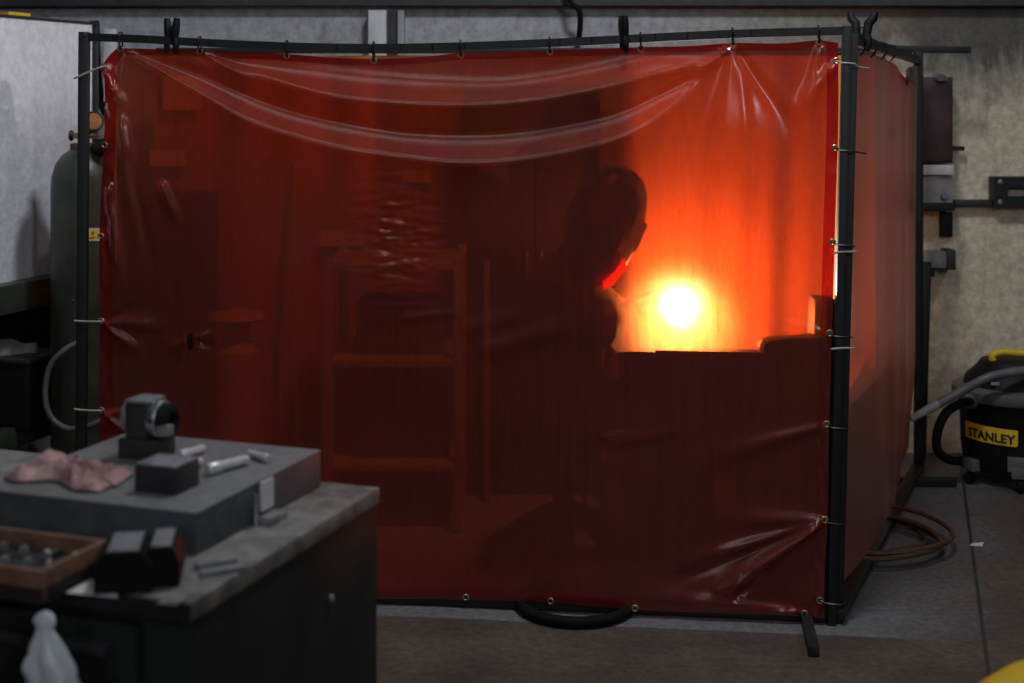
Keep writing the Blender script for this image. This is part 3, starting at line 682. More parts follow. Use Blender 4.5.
# bench vise in silhouette
VY = 4.505; 
def V(px, py): return P(px, py, VY)
t = thing('bench_vise', (V(800, 0).x, VY, TZ), 'dark bench vise on the right end of the welding table', 'vise')
sil = [(771, 349), (765, 348.6), (759, 349.5), (757.5, 345), (760, 340.5), (768, 337.5), (780, 335.8), (796, 336.2), (808, 335.5), (813, 333), (836, 333), (836, 352), (778, 352)]
mb = MB(); mb.prism([V(x, y)+Vector((0, -.03, 0)) for x, y in sil], (0, .05, 0)); bmesh.ops.bevel(mb.bm, geom=list(mb.bm.edges), offset=.004, segments=2, affect='EDGES'); mb.build('sliding_jaw', M['black_plastic'], t)
c = (V(812.5, 298)+V(833, 345))/2; mb = MB(); mb.box((c.x, VY+.02, c.z), (V(833, 0).x-V(812.5, 0).x, .1, V(0, 298).z-V(0, 345).z), Matrix.Rotation(R(1.5), 3, 'Y'), .004); mb.build('fixed_jaw', M['black_plastic'], t)
mb = MB(); mb.lathe([(.06, 0), (.06, .02), (.035, .04), (.035, .17)], (V(805, 0).x, VY+.03, TZ+.001), 24); mb.build('base', M['black_plastic'], t)

# ------------------------------------------------------------------ arc and torch
AY = 5.2; arc = P(680, 313, AY)
t = thing('welding_torch', arc, 'welding torch with a blinding white arc at its tip', 'torch')
mb = MB(); mb.lathe([(.002, -.022), (.007, -.016), (.012, -.006), (.014, .003), (.012, .011), (.006, .015), (.001, .016)], arc, 20); mb.build('arc', M['arc'], t)['label'] = 'blinding white welding arc'
hd = arc+Vector((-.06, .012, .045))
mb = MB(); mb.tube([arc+Vector((-.012, .003, .022)), arc+Vector((-.03, .006, .032)), hd], [.004, .009, .011], 12); mb.build('nozzle', M['table_steel'], t)
mb = MB(); mb.tube([hd, hd+Vector((-.03, -.03, .03)), hd+Vector((-.13, -.25, .035))], [.012, .013, .013], 12); mb.build('handle', M['rubber'], t)
mb = MB(); mb.tube(spline([hd+Vector((-.13, -.25, .035)), hd+Vector((-.18, -.27, .0)), hd+Vector((-.19, .1, -.2)), (.30, 5.5, .3), (.3, 5.6, .02), (.6, 5.7, .012)]), .01, 8); mb.build('cable', M['rubber'], t)

# ------------------------------------------------------------------ stool
sc = Vector((P(563, 0, 4.90).x, 4.90, 0))
t = thing('swivel_stool', sc, 'swivel stool with star base under the seated welder', 'stool')
MB().lathe([(.17, 0), (.185, .015), (.185, .05), (.16, .065)], sc+Vector((0, 0, .47)), 28).build('seat', M['rubber'], t)
MB().lathe([(.035, 0), (.035, .2), (.022, .21), (.022, .36)], sc+Vector((0, 0, .12)), 18).build('column', M['table_steel'], t)
for k in range(5):
    an = R(176+72*k); d = Vector((math.cos(an), math.sin(an), 0))
    mb = MB(); mb.tube([sc+Vector((0, 0, .23)), sc+d*.1+Vector((0, 0, .19)), sc+d*.27+Vector((0, 0, .085))], [.028, .026, .02], 10); lg = mb.build('leg', M['table_steel'], t)
    MB().lathe([(.026, -.012), (.028, 0), (.026, .012)], sc+d*.275+Vector((0, 0, .029)), 14, axis=(-d.y, d.x, 0)).build('caster', M['rubber'], lg)

# ------------------------------------------------------------------ the welder
t = thing('person', (sc.x, sc.y, .0), 'welder in dark work clothes and helmet, seated, bent over the arc', 'person')
J = {}
vs_ = []; es = []; rs = []
def jv(n, co_, r, par=None):
    J[n] = len(vs_); vs_.append(Vector(co_)); rs.append(r)
    if par: es.append((J[par], J[n]))
hx = sc.x-.03; hy = 4.80
jv('pelvis', (hx, hy, .62), (.15, .13))
jv('waist', (hx+.0, hy, .76), (.15, .12), 'pelvis'); jv('chest', (hx+.0, hy-.01, .94), (.17, .15), 'waist'); jv('upper', (hx+.05, hy-.01, 1.05), (.13, .10), 'chest')
jv('neck', (hx+.10, hy-.07, 1.13), .062, 'upper'); jv('head', (hx+.165, hy-.13, 1.24), (.08, .08), 'neck'); jv('crown', (hx+.155, hy-.14, 1.31), (.065, .065), 'head')
for s_, sg in (('near', -1), ('far', 1)):
    jv(s_+'sh', (hx+.04, hy+sg*.18, 1.03), .085, 'upper')
    if sg < 0: jv(s_+'el', (.285, 4.605, .865), .068, s_+'sh'); jv(s_+'wr', (.385, 4.73, .905), .052, s_+'el')
    else: jv(s_+'el', (hx+.22, hy+.26, .88), .052, s_+'sh'); jv(s_+'wr', (.45, 5.22, .875), .038, s_+'el')
    jv(s_+'hip', (hx+.06, hy+sg*.10, .60), .098, 'pelvis'); jv(s_+'mid', (hx+.2, hy+sg*.13, .60), .088, s_+'hip')
    jv(s_+'kn', (hx+.27, hy+sg*.14, .565), .064, s_+'mid')
    jv(s_+'cf', (hx+.285, hy+sg*.13, .36), .056, s_+'kn'); jv(s_+'an', (hx+.285, hy+sg*.11, .12), .042, s_+'cf')
skin_mesh('body', vs_, es, rs, M['work_cloth'], t, 2)
for sg in (-1, 1):
    ax, ay = hx+.285, hy+sg*.11
    mb = MB(); mb.tube([(ax-.05, ay, .045), (ax+.02, ay, .055), (ax+.10, ay, .05), (ax+.17, ay, .04), (ax+.20, ay, .032)], [.032, .046, .044, .036, .018], 14); mb.tube([(ax, ay, .05), (ax, ay, .15)], [.045, .048], 14); mb.build('boot', M['rubber'], t)
# helmet: a deep shell tipped forward
hc = Vector((.297, 4.655, 1.225)); hr = Matrix.Rotation(R(3), 3, 'Z') @ Matrix.Rotation(R(24), 3, 'Y')
def shell(u, v, g=1.):
    th = math.pi*(.02+.80*v); ph = 2*math.pi*u
    x = math.sin(th)*math.cos(ph); y = math.sin(th)*math.sin(ph); z = math.cos(th)
    ex = .128*(1+.10*max(0, -z)) if x > 0 else .125*(1-.35*sstep(.0, .8, -z)); 
    sgn = lambda a, p: math.copysign(abs(a)**p, a)
    v_ = Vector((sgn(x, .8)*ex, sgn(y, .85)*.118, z*.21-.01))
    return hc+hr @ (v_*g)
mb = MB(); mb.grid(lambda u, v: shell(u, v), 40, 28); bmesh.ops.remove_doubles(mb.bm, verts=mb.bm.verts, dist=.0004)
helm = mb.build('welding_helmet', M['helmet'], t, solid=.004)
mb = MB(); mb.box(hc+hr @ Vector((.124, 0, .01)), (.008, .12, .10), hr, .003); mb.build('visor_frame', M['black_plastic'], helm)
MB().lathe([(.022, 0), (.022, .018), (.018, .02)], hc+hr @ Vector((-.01, -.116, .03)), 18, axis=hr @ Vector((0, -1, 0))).build('ratchet_knob', M['dark_grey'], helm)
fp = [P(625, 257, 4.56), P(612, 263, 4.555), P(592, 282, 4.565), P(597, 294, 4.575), P(613, 285, 4.565), P(627, 268, 4.565)]  # plate added where arc light shows red on the helmet cheek
mb = MB(); mb.prism(fp, (0, .003, 0)); mb.build('cheek_glint', M['red_glint'], helm, flat=True)['label'] = 'made-up red plate for the arc light glinting on the helmet'
mb = MB(); mb.tube([P(627, 229, 4.545), P(620, 246, 4.54), P(613, 266, 4.545)], .0022, 6); mb.build('edge_glint', M['red_glint'], helm)  # red line put in for a reflected glint along the shell
# gloves with five fingers each
def glove(wr, tip, side_, name='glove'):
    wr = Vector(wr); f = (Vector(tip)-wr).normalized(); up = Vector((0, 0, 1)); sd = f.cross(up).normalized(); up = sd.cross(f)
    V_ = [wr-f*.05, wr, wr+f*.05, wr+f*.085]; E_ = [(0, 1), (1, 2), (2, 3)]; R_ = [(.045, .045), (.036, .032), (.042, .022), (.038, .018)]
    for k, (o_, L, dr) in enumerate(((-.030, .062, .5), (-.010, .072, .55), (.010, .068, .6), (.029, .052, .65))):
        b0 = len(V_); base = wr+f*.088+sd*o_
        V_ += [base, base+f*L*.45-up*L*.28*dr, base+f*L*.62-up*L*.72*dr-up*.004, base+f*L*.55-up*L*1.1*dr]
        E_ += [(3, b0), (b0, b0+1), (b0+1, b0+2), (b0+2, b0+3)]; R_ += [.0115, .011, .010, .0085]
    b0 = len(V_); tb = wr+f*.03+sd*side_*.038-up*.006
    V_ += [tb, tb+f*.03+sd*side_*.014-up*.02, tb+f*.06+sd*side_*.0-up*.032]; E_ += [(1, b0), (b0, b0+1), (b0+1, b0+2)]; R_ += [.014, .012, .010]
    skin_mesh(name, V_, E_, R_, M['leather'], t, 2, 1)
glove((.398, 4.78, .912), hd+Vector((-.12, -.23, .04)), 1); glove((.46, 5.24, .872), (.60, 5.25, .85), -1)

# ------------------------------------------------------------------ rack and bin at the left inside the cell
def rack():
    y0, y1 = 5.35, 5.85
    t = thing('storage_rack', (P(395, 0, 5.6).x, 5.6, 0), 'pale steel rack frame seen faintly through the curtain', 'rack')
    for px in (328, 458):
        x = P(px, 0, y0).x
        for y in (y0, y1): MB().box((x, y, .52), (.035, .035, 1.03), bev=.003).build('leg', M['pale_paint'], t)
    xa, xb = P(328, 0, y0).x, P(458, 0, y0).x
    for z in (1.0, .64, .25):
        MB().box(((xa+xb)/2, (y0+y1)/2, z), (xb-xa+.03, y1-y0+.03, .025), bev=.002).build('shelf', M['pale_paint'], t)
    return xa, xb, y0, y1
xa, xb, ry0, ry1 = rack()
def crate(x, y, z, w_, d_, h_, label, m):
    t = thing('parts_crate', (x, y, z), label, 'crate', 'crates on the rack')
    mb = MB(); mb.prism([(x-w_/2, y-d_/2, z), (x+w_/2, y-d_/2, z), (x+w_/2, y+d_/2, z), (x-w_/2, y+d_/2, z)], (0, 0, .008))
    for sx, sy, ww, dd in ((0, -1, w_, .01), (0, 1, w_, .01), (-1, 0, .01, d_), (1, 0, .01, d_)): mb.box((x+sx*w_/2, y+sy*d_/2, z+h_/2), (ww, dd, h_))
    mb.build('body', m, t, flat=True)
    MB().box((x, y-d_/2-.012, z+h_*.75), (w_*.4, .014, .02), bev=.003).build('handle', m, t)
crate(xa+.25, 5.6, .653, .3, .3, .2, 'dark crate on the middle shelf of the rack', M['dark_grey'])
crate(xa+.27, 5.6, .263, .36, .34, .24, 'dark crate on the bottom shelf of the rack', M['dark_grey'])
tag(MB().tube([(P(291, 0, 5.9).x, 5.9, 0), (P(289, 0, 5.9).x-.01, 6.1, 1.35)], .010, 8).build('steel_rod', M['pale_paint']), 'thin pale rod leaning behind the curtain left of the rack', 'rod')
x = P(487, 0, 5.75).x
tag(MB().box((x, 5.75, .49), (.025, .025, .98), bev=.003).build('steel_upright', M['pale_paint']), 'pale upright standing behind the curtain right of the rack', 'post')
px0, px1 = P(464, 0, 5.85).x, P(604, 0, 5.85).x
t = thing('tall_cabinet', ((px0+px1)/2, 5.98, 0), 'tall dark cabinet behind the welder at the rear curtain', 'cabinet')
MB().box(((px0+px1)/2, 5.98, .845), (px1-px0, .25, 1.69), bev=.006).build('body', M['black_plastic'], t)
for sg in (0, 1):
    w2 = (px1-px0)/2
    d = MB().box((px0+w2*(sg+.5), 5.85, .86), (w2-.012, .014, 1.58), bev=.003).build('door', M['rubber'], t)
    MB().box((px0+w2+(.03 if sg else -.03), 5.835, .95), (.014, .02, .12), bev=.003).build('handle', M['dark_grey'], d)
px0, px1 = P(122, 0, 5.35).x, P(196, 0, 5.35).x
t = thing('tool_cabinet', ((px0+px1)/2, 5.55, 0), 'dark tool cabinet behind the left end of the curtain', 'cabinet')
cb = MB().box(((px0+px1)/2, 5.55, .63), (px1-px0, .4, 1.26), bev=.006).build('body', M['black_plastic'], t)
for z in (.25, .62, .99):
    d = MB().box(((px0+px1)/2, 5.345, z), (px1-px0-.04, .012, .34), bev=.003).build('drawer', M['rubber'], t)
    MB().box(((px0+px1)/2, 5.33, z+.12), (.16, .02, .015), bev=.003).build('handle', M['dark_grey'], d)
bx, by = P(237, 0, 5.5).x, 5.5
t = thing('waste_bin', (bx, by, 0), 'pale waste bin with a wide lid seen faintly through the curtain', 'bin')
MB().lathe([(.075, 0), (.09, .3), (.09, .66), (.05, .70), (.045, .78)], (bx, by, 0), 28).build('body', M['orange_cap'], t)
MB().lathe([(.10, 0), (.115, .012), (.10, .03), (.03, .045)], (bx, by, .775), 28).build('lid', M['orange_cap'], t)

# ------------------------------------------------------------------ hoses and scrap on the floor
cxy = Vector((.205, 4.565, .019))
tag(MB().torus(cxy, .178, .0185, (0, 0, 1), 48, 10).build('rubber_ring', M['rubber']), 'thick black rubber hose loop on the floor under the curtain edge', 'hose')
pts = []
cen = Vector((1.30, 5.20, 0))
for k in range(0, 181):
    a = k/180*2*math.pi*4.3; turn = a/(2*math.pi)
    rad = [.285, .20, .275, .245, .29][int(turn) % 5]*(1-(turn % 1))+[.285, .20, .275, .245, .29][(int(turn)+1) % 5]*(turn % 1)
    off = Vector((.02*math.sin(turn*2.1), .05*math.sin(turn*1.7), 0))
    pts.append(cen+off+Vector((rad*math.cos(a), rad*math.sin(a)*.95, .012+.0105*turn+.01*math.sin(a*1.5)**2)))
tag(MB().tube(pts, .0095, 8).build('hose_coil', M['brown_rubber']), 'brown hose coiled on the floor beside the side curtain', 'hose')
a = PZ(977, 545, .002)
mb = MB(); mb.prism([a+Vector((-.03, -.01, 0)), a+Vector((.014, -.018, 0)), a+Vector((.03, .015, .004)), a+Vector((-.012, .018, 0))], (0, 0, .0015)); tag(mb.build('paper_scrap', M['paper'], flat=True), 'small white paper scrap on the floor by the joint', 'paper')
# yellow bin, only its rounded lid reaches into the corner of the picture
yb = P(1082, 671, 2.2)
t = thing('yellow_bin', (yb.x, yb.y, 0), 'yellow bin with rounded lid in the bottom right corner', 'bin')
MB().lathe([(.12, 0), (.14, .02), (.16, yb.z-.14), (.165, yb.z-.12)], (yb.x, yb.y, 0), 36).build('body', M['yellow'], t)
MB().lathe([(.17, 0), (.172, .02), (.16, .06), (.12, .092), (.06, .112), (.01, .118)], (yb.x, yb.y, yb.z-.118), 36).build('lid', M['yellow'], t)

# ------------------------------------------------------------------ shop vacuum
VYD = 6.1; VPX = 1013; vc = Vector((P(VPX, 0, VYD).x, VYD, 0)); k = VYD/F
def vz(py): return P(0, py, VYD).z
t = thing('shop_vacuum', vc, 'black shop vacuum with yellow handle and label standing by the back wall', 'vacuum cleaner')
rd = 53*k
drum = MB().lathe([(rd*.86, vz(466)), (rd*.90, vz(463)), (rd*.95, vz(440)), (rd*.97, vz(398)), (rd*1.02, vz(394))], vc, 48).build('drum', M['black_plastic'], t)
MB().lathe([(rd*1.08, vz(396)), (rd*1.12, vz(392)), (rd*1.10, vz(386)), (rd*.95, vz(383))], vc, 48).build('rim', M['grey_plastic'], t)
mb = MB(); mb.lathe([(rd*.92, vz(385)), (rd*.86, vz(376)), (rd*.66, vz(366)), (rd*.58, vz(360)), (rd*.42, vz(358))], vc, 40); head = mb.build('motor_head', M['black_plastic'], t)
mb = MB(); mb.tube(spline([vc+Vector((-.095, -.03, vz(360))), vc+Vector((-.098, -.03, vz(354))), vc+Vector((-.06, -.03, vz(351))), vc+Vector((.0, -.03, vz(352))), vc+Vector((.07, -.03, vz(353))), vc+Vector((.085, -.03, vz(360)))]), .016, 10); mb.build('carry_handle', M['yellow'], t)
MB().box(vc+Vector((-.14, -.13, vz(372))), (.03, .03, .02), bev=.004).build('switch', M['yellow'], head)
MB().box(vc+Vector((-.13, -.155, vz(376.5))), (.035, .012, .012), bev=.002).build('sticker', M['grey_paint'], head)
for an in (200, 258, 330, 60): 
    d = Vector((math.cos(R(an)), math.sin(R(an)), 0))
    ft = MB().box(vc+d*rd*.92+Vector((0, 0, .085)), (.075, .06, .05), Matrix.Rotation(R(an+90), 3, 'Z'), .008).build('foot', M['grey_plastic'], t)
    MB().lathe([(.024, -.012), (.027, 0), (.024, .012)], vc+d*rd*.98+Vector((0, 0, .028)), 16, axis=(-d.y, d.x, 0)).build('caster', M['rubber'], ft)
for an in (255,):
    d = Vector((math.cos(R(an)), math.sin(R(an)), 0)); MB().box(vc+d*rd*.98+Vector((-.0, -.0, vz(452))), (.08, .03, .06), Matrix.Rotation(R(an+90), 3, 'Z'), .006).build('latch', M['grey_plastic'], drum)
MB().lathe([(.03, 0), (.034, .01), (.03, .05), (.026, .07)], P(974, 401, VYD-.1), 18, axis=(-.8, -.5, .1)).build('inlet', M['grey_plastic'], drum)
mb = MB(); mb.tube(spline([P(975, 401, VYD-.1), P(962, 403, VYD-.18), P(947, 412, VYD-.2), P(938, 430, VYD-.2), P(937, 448, VYD-.18), P(946, 458, VYD-.15), P(962, 461, VYD+.0), P(985, 455, VYD+.24)]), .019, 12); mb.build('hose', M['rubber'], t)
wp = spline([P(911, 419, 5.86), P(938, 404, 5.87), P(962, 391, 5.88), P(985, 379, 5.86), P(1003, 374, 5.86), P(1026, 371, 5.88), P(1050, 374, 5.95)])
mb = MB(); mb.tube(wp[8:], .019, 12); wd = mb.build('wand_hose', M['grey_plastic'], t)
mb = MB(); mb.tube(wp[:9], [.014+.0008*i for i in range(9)], 12); mb.build('nozzle', M['grey_paint'], wd)
# label wrapped on the drum, with lettering
def ond(px, py, off): 
    r = rd*.968+off; ang = ((px-VPX)*k)/r
    ang = math.asin(max(-.98, min(.98, ((px-VPX)*k)/r))); return vc+Vector((r*math.sin(ang), -r*math.cos(ang), vz(py)))
mb = MB(); mb.grid(lambda u, v: ond(962+38*u, 417.5+(16 if u < .97 else 14)*v+1.5*u, .003), 24, 2); lb = mb.build('label_plate', M['yellow_label'], drum)
cu = bpy.data.curves.new('lettering', 'FONT'); cu.body = 'STANLEY'; cu.size = 1; cu.offset = .034; cu.resolution_u = 3
to = bpy.data.objects.new('tmp_text', cu); COL.objects.link(to); dg = bpy.context.evaluated_depsgraph_get(); dg.update()
tm = bpy.data.meshes.new_from_object(to.evaluated_get(dg)); bpy.data.objects.remove(to)
bm = bmesh.new(); bm.from_mesh(tm); bmesh.ops.subdivide_edges(bm, edges=[e for e in bm.edges if e.calc_length() > .08], cuts=3)
xs = [v.co.x for v in bm.verts]; ys = [v.co.y for v in bm.verts]; x0, x1, y0, y1 = min(xs), max(xs), min(ys), max(ys)
ox = math.asin(-45.0/46.5); 
for v in bm.verts:
    u = (v.co.x-x0)/(x1-x0); w_ = (v.co.y-y0)/(y1-y0)
    a0, a1 = -1.25, -.29; ang = a0+(a1-a0)*u; r = rd*.968+.0055
    v.co = vc+Vector((r*math.sin(ang), -r*math.cos(ang), vz(431.5)+(vz(422.3)-vz(431.5))*w_+(vz(424.3)-vz(423))*u))
mb = MB(); mb.bm.free(); mb.bm = bm; mb.build('lettering', M['ink'], drum, flat=True)

# ------------------------------------------------------------------ things on the back wall at right
def wbox(name, x0, y0, x1, y1, m, parent, depth, Y=None, bev=.004):
    Y = Y or WY-depth
    a, b = P(x0, y0, Y), P(x1, y1, Y)
    return MB().box(((a.x+b.x)/2, Y+depth/2, (a.z+b.z)/2), (b.x-a.x, depth, a.z-b.z), bev=bev).build(name, m, parent)
def wthing(name, px, py, label, cat): p = P(px, py, WY); return thing(name, (p.x, WY, p.z), label, cat)
t = wthing('wall_cabinet', 938, 163, 'tall maroon steel cabinet on the back wall behind the side curtain', 'cabinet')
b_ = wbox('body', 920, 77, 953, 163, M['brown_steel'], t, .14)
wbox('door', 922, 80, 951.5, 161, M['brown_steel'], b_, .012, WY-.153)
p = P(941, 79, WY-.16); MB().lathe([(.028, 0), (.028, .01), (.012, .02)], p, 20, axis=(0, -.4, 1)).build('lamp_cap', M['bright_steel'], t)
mb = MB(); mb.bar(P(950, 148, WY-.05), P(964, 148.5, WY-.05), .02); mb.build('side_pin', M['black_steel'], t)
t = wthing('switch_box', 937, 205, 'light grey switch box below the maroon cabinet', 'box')
b_ = wbox('body', 919, 176, 953, 203, M['grey_paint'], t, .13)
wbox('lid', 918, 165, 954, 175, M['white_metal'], t, .15)
p = P(944, 196, WY-.135); MB().lathe([(.016, 0), (.018, .004), (.012, .01)], p, 18, axis=(0, -1, 0)).build('knob', M['worn_steel'], b_)
wbox('base', 917, 203, 955, 211, M['black_steel'], t, .12); 
t = wthing('cable_duct', 975, 204, 'dark horizontal duct on the wall between grey box and bracket', 'duct')
wbox('channel', 955, 200, 998, 206, M['dark_grey'], t, .05); wbox('clip', 996, 203, 999, 208, M['worn_steel'], t, .055)
tag(wbox('hanging_strap', 941, 212, 953, 237, M['black_plastic'], None, .03), 'short black strap hanging below the light grey switch box', 'strap')
t = wthing('slotted_bracket', 1015, 207, 'black slotted steel bracket on the wall at the right edge', 'bracket')
mb = MB()
for x0, y0, x1, y1 in ((994, 177, 1045, 187), (994, 197, 1045, 207), (994, 187, 1008, 197), (1034, 187, 1045, 197)):
    a, b = P(x0, y0, WY-.07), P(x1, y1, WY-.07); mb.box(((a.x+b.x)/2, WY-.035, (a.z+b.z)/2), (b.x-a.x, .07, a.z-b.z))
mb.build('plate', M['black_steel'], t, flat=True)
for px, py in ((1000, 182), (1000, 202)): MB().lathe([(.012, 0), (.012, .006), (.006, .009)], P(px, py, WY-.07), 8, axis=(0, -1, 0)).build('bolt', M['worn_steel'], t)
t = wthing('terminal_box', 936, 275, 'small grey terminal box on the wall with a black post below', 'box')
b_ = wbox('body', 920, 252, 953, 268, M['grey_paint'], t, .09); wbox('cover', 947, 250, 956, 270, M['dark_grey'], t, .1); wbox('bracket', 922, 268, 935, 277, M['black_steel'], t, .06)
p0 = P(921.5, 455, WY-.12); mb = MB(); mb.bar((p0.x, p0.y, 0), P(927, 262, WY-.12), .032); tag(mb.build('steel_post', M['black_steel']), 'black steel post against the wall beside the side curtain', 'post')

# ------------------------------------------------------------------ work bench in the foreground
BZ = .90; C0 = PZ(380, 487, BZ); U = Vector((.335, .942, 0)); RR = Vector((.942, -.335, 0))
BR = Matrix((RR, U, Vector((0, 0, 1)))).transposed()
def B(a, b, z): p = C0-RR*a-U*b; return Vector((p.x, p.y, z))
def bbox(a0, a1, b0, b1, z0, z1, bev=.003, mb=None):
    mb = mb or MB(); mb.box(B((a0+a1)/2, (b0+b1)/2, (z0+z1)/2), (abs(a1-a0), abs(b1-b0), z1-z0), BR, bev); return mb
BD = .655
t = thing('work_bench', B(.6, BD/2, 0), 'dark steel work bench with drawers in the left foreground', 'bench')
bbox(0, 1.3, 0, BD, BZ-.03, BZ, .004).build('worktop', M['bench_top'], t)
cab = bbox(.004, 1.28, .004, BD-.03, .0, BZ-.03, .003).build('cabinet', M['bench_paint'], t)
bbox(.0, 1.3, BD, BD+.004, BZ-.03, BZ-.002, .001).build('front_lip', M['black_steel'], t)
for z0, z1 in ((.62, .85), (.38, .6), (.12, .36)):
    d = bbox(.10, 1.2, BD-.03, BD-.008, z0, z1, .004).build('drawer', M['bench_paint'], t)
    mb = bbox(.14, 1.16, BD-.008, BD+.016, z1-.045, z1-.028, .004); mb.build('handle', M['dark_grey'], d)
p = B(.012, .075, .0); 
MB().lathe([(.007, 0), (.007, .004), (.004, .006)], B(.003, .20, .755), 12, axis=RR).build('bolt', M['worn_steel'], cab)
# slab on the bench
SZ = BZ+.07
t = thing('surface_plate', B(.322, .25, BZ), 'thick grey iron surface plate lying on the work bench', 'surface plate')
bbox(.107, .537, .035, .470, BZ, SZ-.004, .004).build('body', M['slab_side'], t)
bbox(.107, .537, .035, .470, SZ-.004, SZ, .0015).build('top_face', M['slab_iron'], t)
def bl(p):   # bench coordinates of a point
    d = p-C0; return -d.dot(RR), -d.dot(U)
# steel block
a, b = bl(PZ(134, 492, SZ)); a2, b2 = bl(PZ(168, 500, SZ))
t = thing('steel_block', B((a+a2)/2, b-.03, SZ), 'black steel block in front of the indexing fixture', 'block')
bbox(a2, a, b-.075, b-.0, SZ, SZ+.046, .003).build('body', M['dark_grey'], t)
bbox(a2+.002, a-.002, b-.073, b-.002, SZ+.046, SZ+.049, .001).build('ground_top', M['worn_steel'], t)
fa, fb = (a+a2)/2, b-.075
# indexing fixture
fc = PZ(149, 456, SZ)
t = thing('indexing_fixture', fc, 'small dark steel indexing fixture with round chuck on the plate', 'fixture')
FS = .74
def fx(x, y, z): return fc+(RR*x+U*y+Vector((0, 0, z)))*FS
def fbox(x0, x1, y0, y1, z0, z1, bev=.003): return MB().box(fx((x0+x1)/2, (y0+y1)/2, (z0+z1)/2), ((x1-x0)*FS, (y1-y0)*FS, (z1-z0)*FS), BR, bev)
fbox(-.062, .050, -.045, .045, 0, .050, .004).build('base', M['dark_grey'], t)
bd = fbox(-.045, .020, -.040, .042, .050, .138, .006).build('body', M['dark_grey'], t)
fbox(-.047, .022, -.042, .043, .138, .148, .005).build('top_cap', M['worn_steel'], t)
MB().lathe([(x*FS, y*FS) for x, y in [(.036, -.014), (.040, -.010), (.040, .0), (.036, .004)]], fx(-.047, 0, .100), 28, axis=RR).build('rear_flange', M['worn_steel'], t)
ch = MB().lathe([(x*FS, y*FS) for x, y in [(.046, 0), (.048, .004), (.048, .02), (.044, .024)]], fx(.020, 0, .096), 32, axis=RR).build('chuck_ring', M['bright_steel'], t)
MB().lathe([(x*FS, y*FS) for x, y in [(.042, 0), (.042, .022), (.036, .026), (.02, .026), (.018, .008)]], fx(.044, 0, .096), 32, axis=RR).build('chuck', M['black_plastic'], t)
mb = MB(); mb.bar(fx(.05, -.03, .075), fx(.085, -.032, .078), .02); mb.build('clamp_screw', M['worn_steel'], t)
MB().lathe([(.0045, 0), (.0045, .003)], fx(.035, -.046, .10), 12, axis=-U).build('set_screw', M['black_plastic'], ch)
# steel bits
def bit(x0, y0, x1, y1, r, lab):
    p0, p1 = PZ(x0, y0, SZ), PZ(x1, y1, SZ); d = p1-p0; r *= 1.15; up = Vector((0, 0, r))
    mb = MB(); mb.tube([p0+up, p0+d*.03+up, p0+d*.3+up, p0+d*.34+up, p0+d*.95+up, p1+up], [r*.8, r, r, r*.82, r*.82, r*.6], 14)
    tag(mb.build('steel_pin', M['pin_steel']), lab, 'pin', 'turned steel pins on the surface plate')
bit(180, 461, 204, 453, .0085, 'bright steel pin nearest the chuck of the fixture'); bit(174, 475, 202, 466, .008, 'bright steel pin beside the black block')
bit(207, 476, 248, 465, .0095, 'longest bright steel pin in the middle of the plate'); bit(268, 463, 248, 457, .007, 'smallest steel pin nearest the right edge of the plate')
# pink rag
ra, rb = bl(PZ(70, 478, SZ))
def rag(u, v):
    e = (1-(2*u-1)**4)*(1-(2*v-1)**4)
    x = (u-.5)*.215; y = (v-.5)*.11
    n = noise.fractal(Vector((u*4.2, v*3.1, 4.4)), .8, 2.1, 4)
    n2 = 1-abs(noise.noise(Vector((u*7+2, v*4, 7.7))))*2.2
    z = .004+e*(.012+.012*max(0, n+.5)+.014*max(0, n2)+.005*math.sin(u*14+v*9))
    x += .018*noise.noise(Vector((u*3, v*3, 1))); y += .024*noise.noise(Vector((u*3, v*3, 9)))
    q = B(ra-x, rb-y+.10*x, SZ); return q+Vector((0, 0, max(.003, z)))
mb = MB(); mb.grid(rag, 70, 44); tag(mb.build('cloth_rag', M['rag'], solid=.002), 'crumpled pink rag on the surface plate left of the fixture', 'rag')
# card beside the plate
a, b = bl(PZ(262, 520, BZ))
t = thing('label_card', B(.085, b, BZ), 'small white card propped against the side of the surface plate', 'card')
mb = MB(); mb.box(B(.096, b, BZ+.046), (.004, .042, .05), BR); mb.build('card', M['paper'], t)
bbox(.07, .1, b-.028, b+.028, BZ, BZ+.014, .002).build('holder', M['worn_steel'], t)
mb = MB(); mb.tube([B(.098, b+.035, BZ+.001), B(.098, b+.035, BZ+.055)], .0045, 10); tag(mb.build('dowel_pin', M['bright_steel']), 'thin steel pin standing against the side of the surface plate', 'pin')
# flat bars at the front corner
for i, (x0, y0, x1, y1, lab) in enumerate(((200, 574, 246, 566, 'flat steel bar on the bench corner, nearest the front edge'), (196, 566, 236, 559, 'flat steel bar on the bench corner, next to the surface plate'))):
    mb = MB(); mb.bar(PZ(x0, y0, BZ+.005), PZ(x1, y1, BZ+.005), .018, .008, bev=.001); tag(mb.build('flat_bar', M['worn_steel']), lab, 'bar', 'flat bars on the bench')
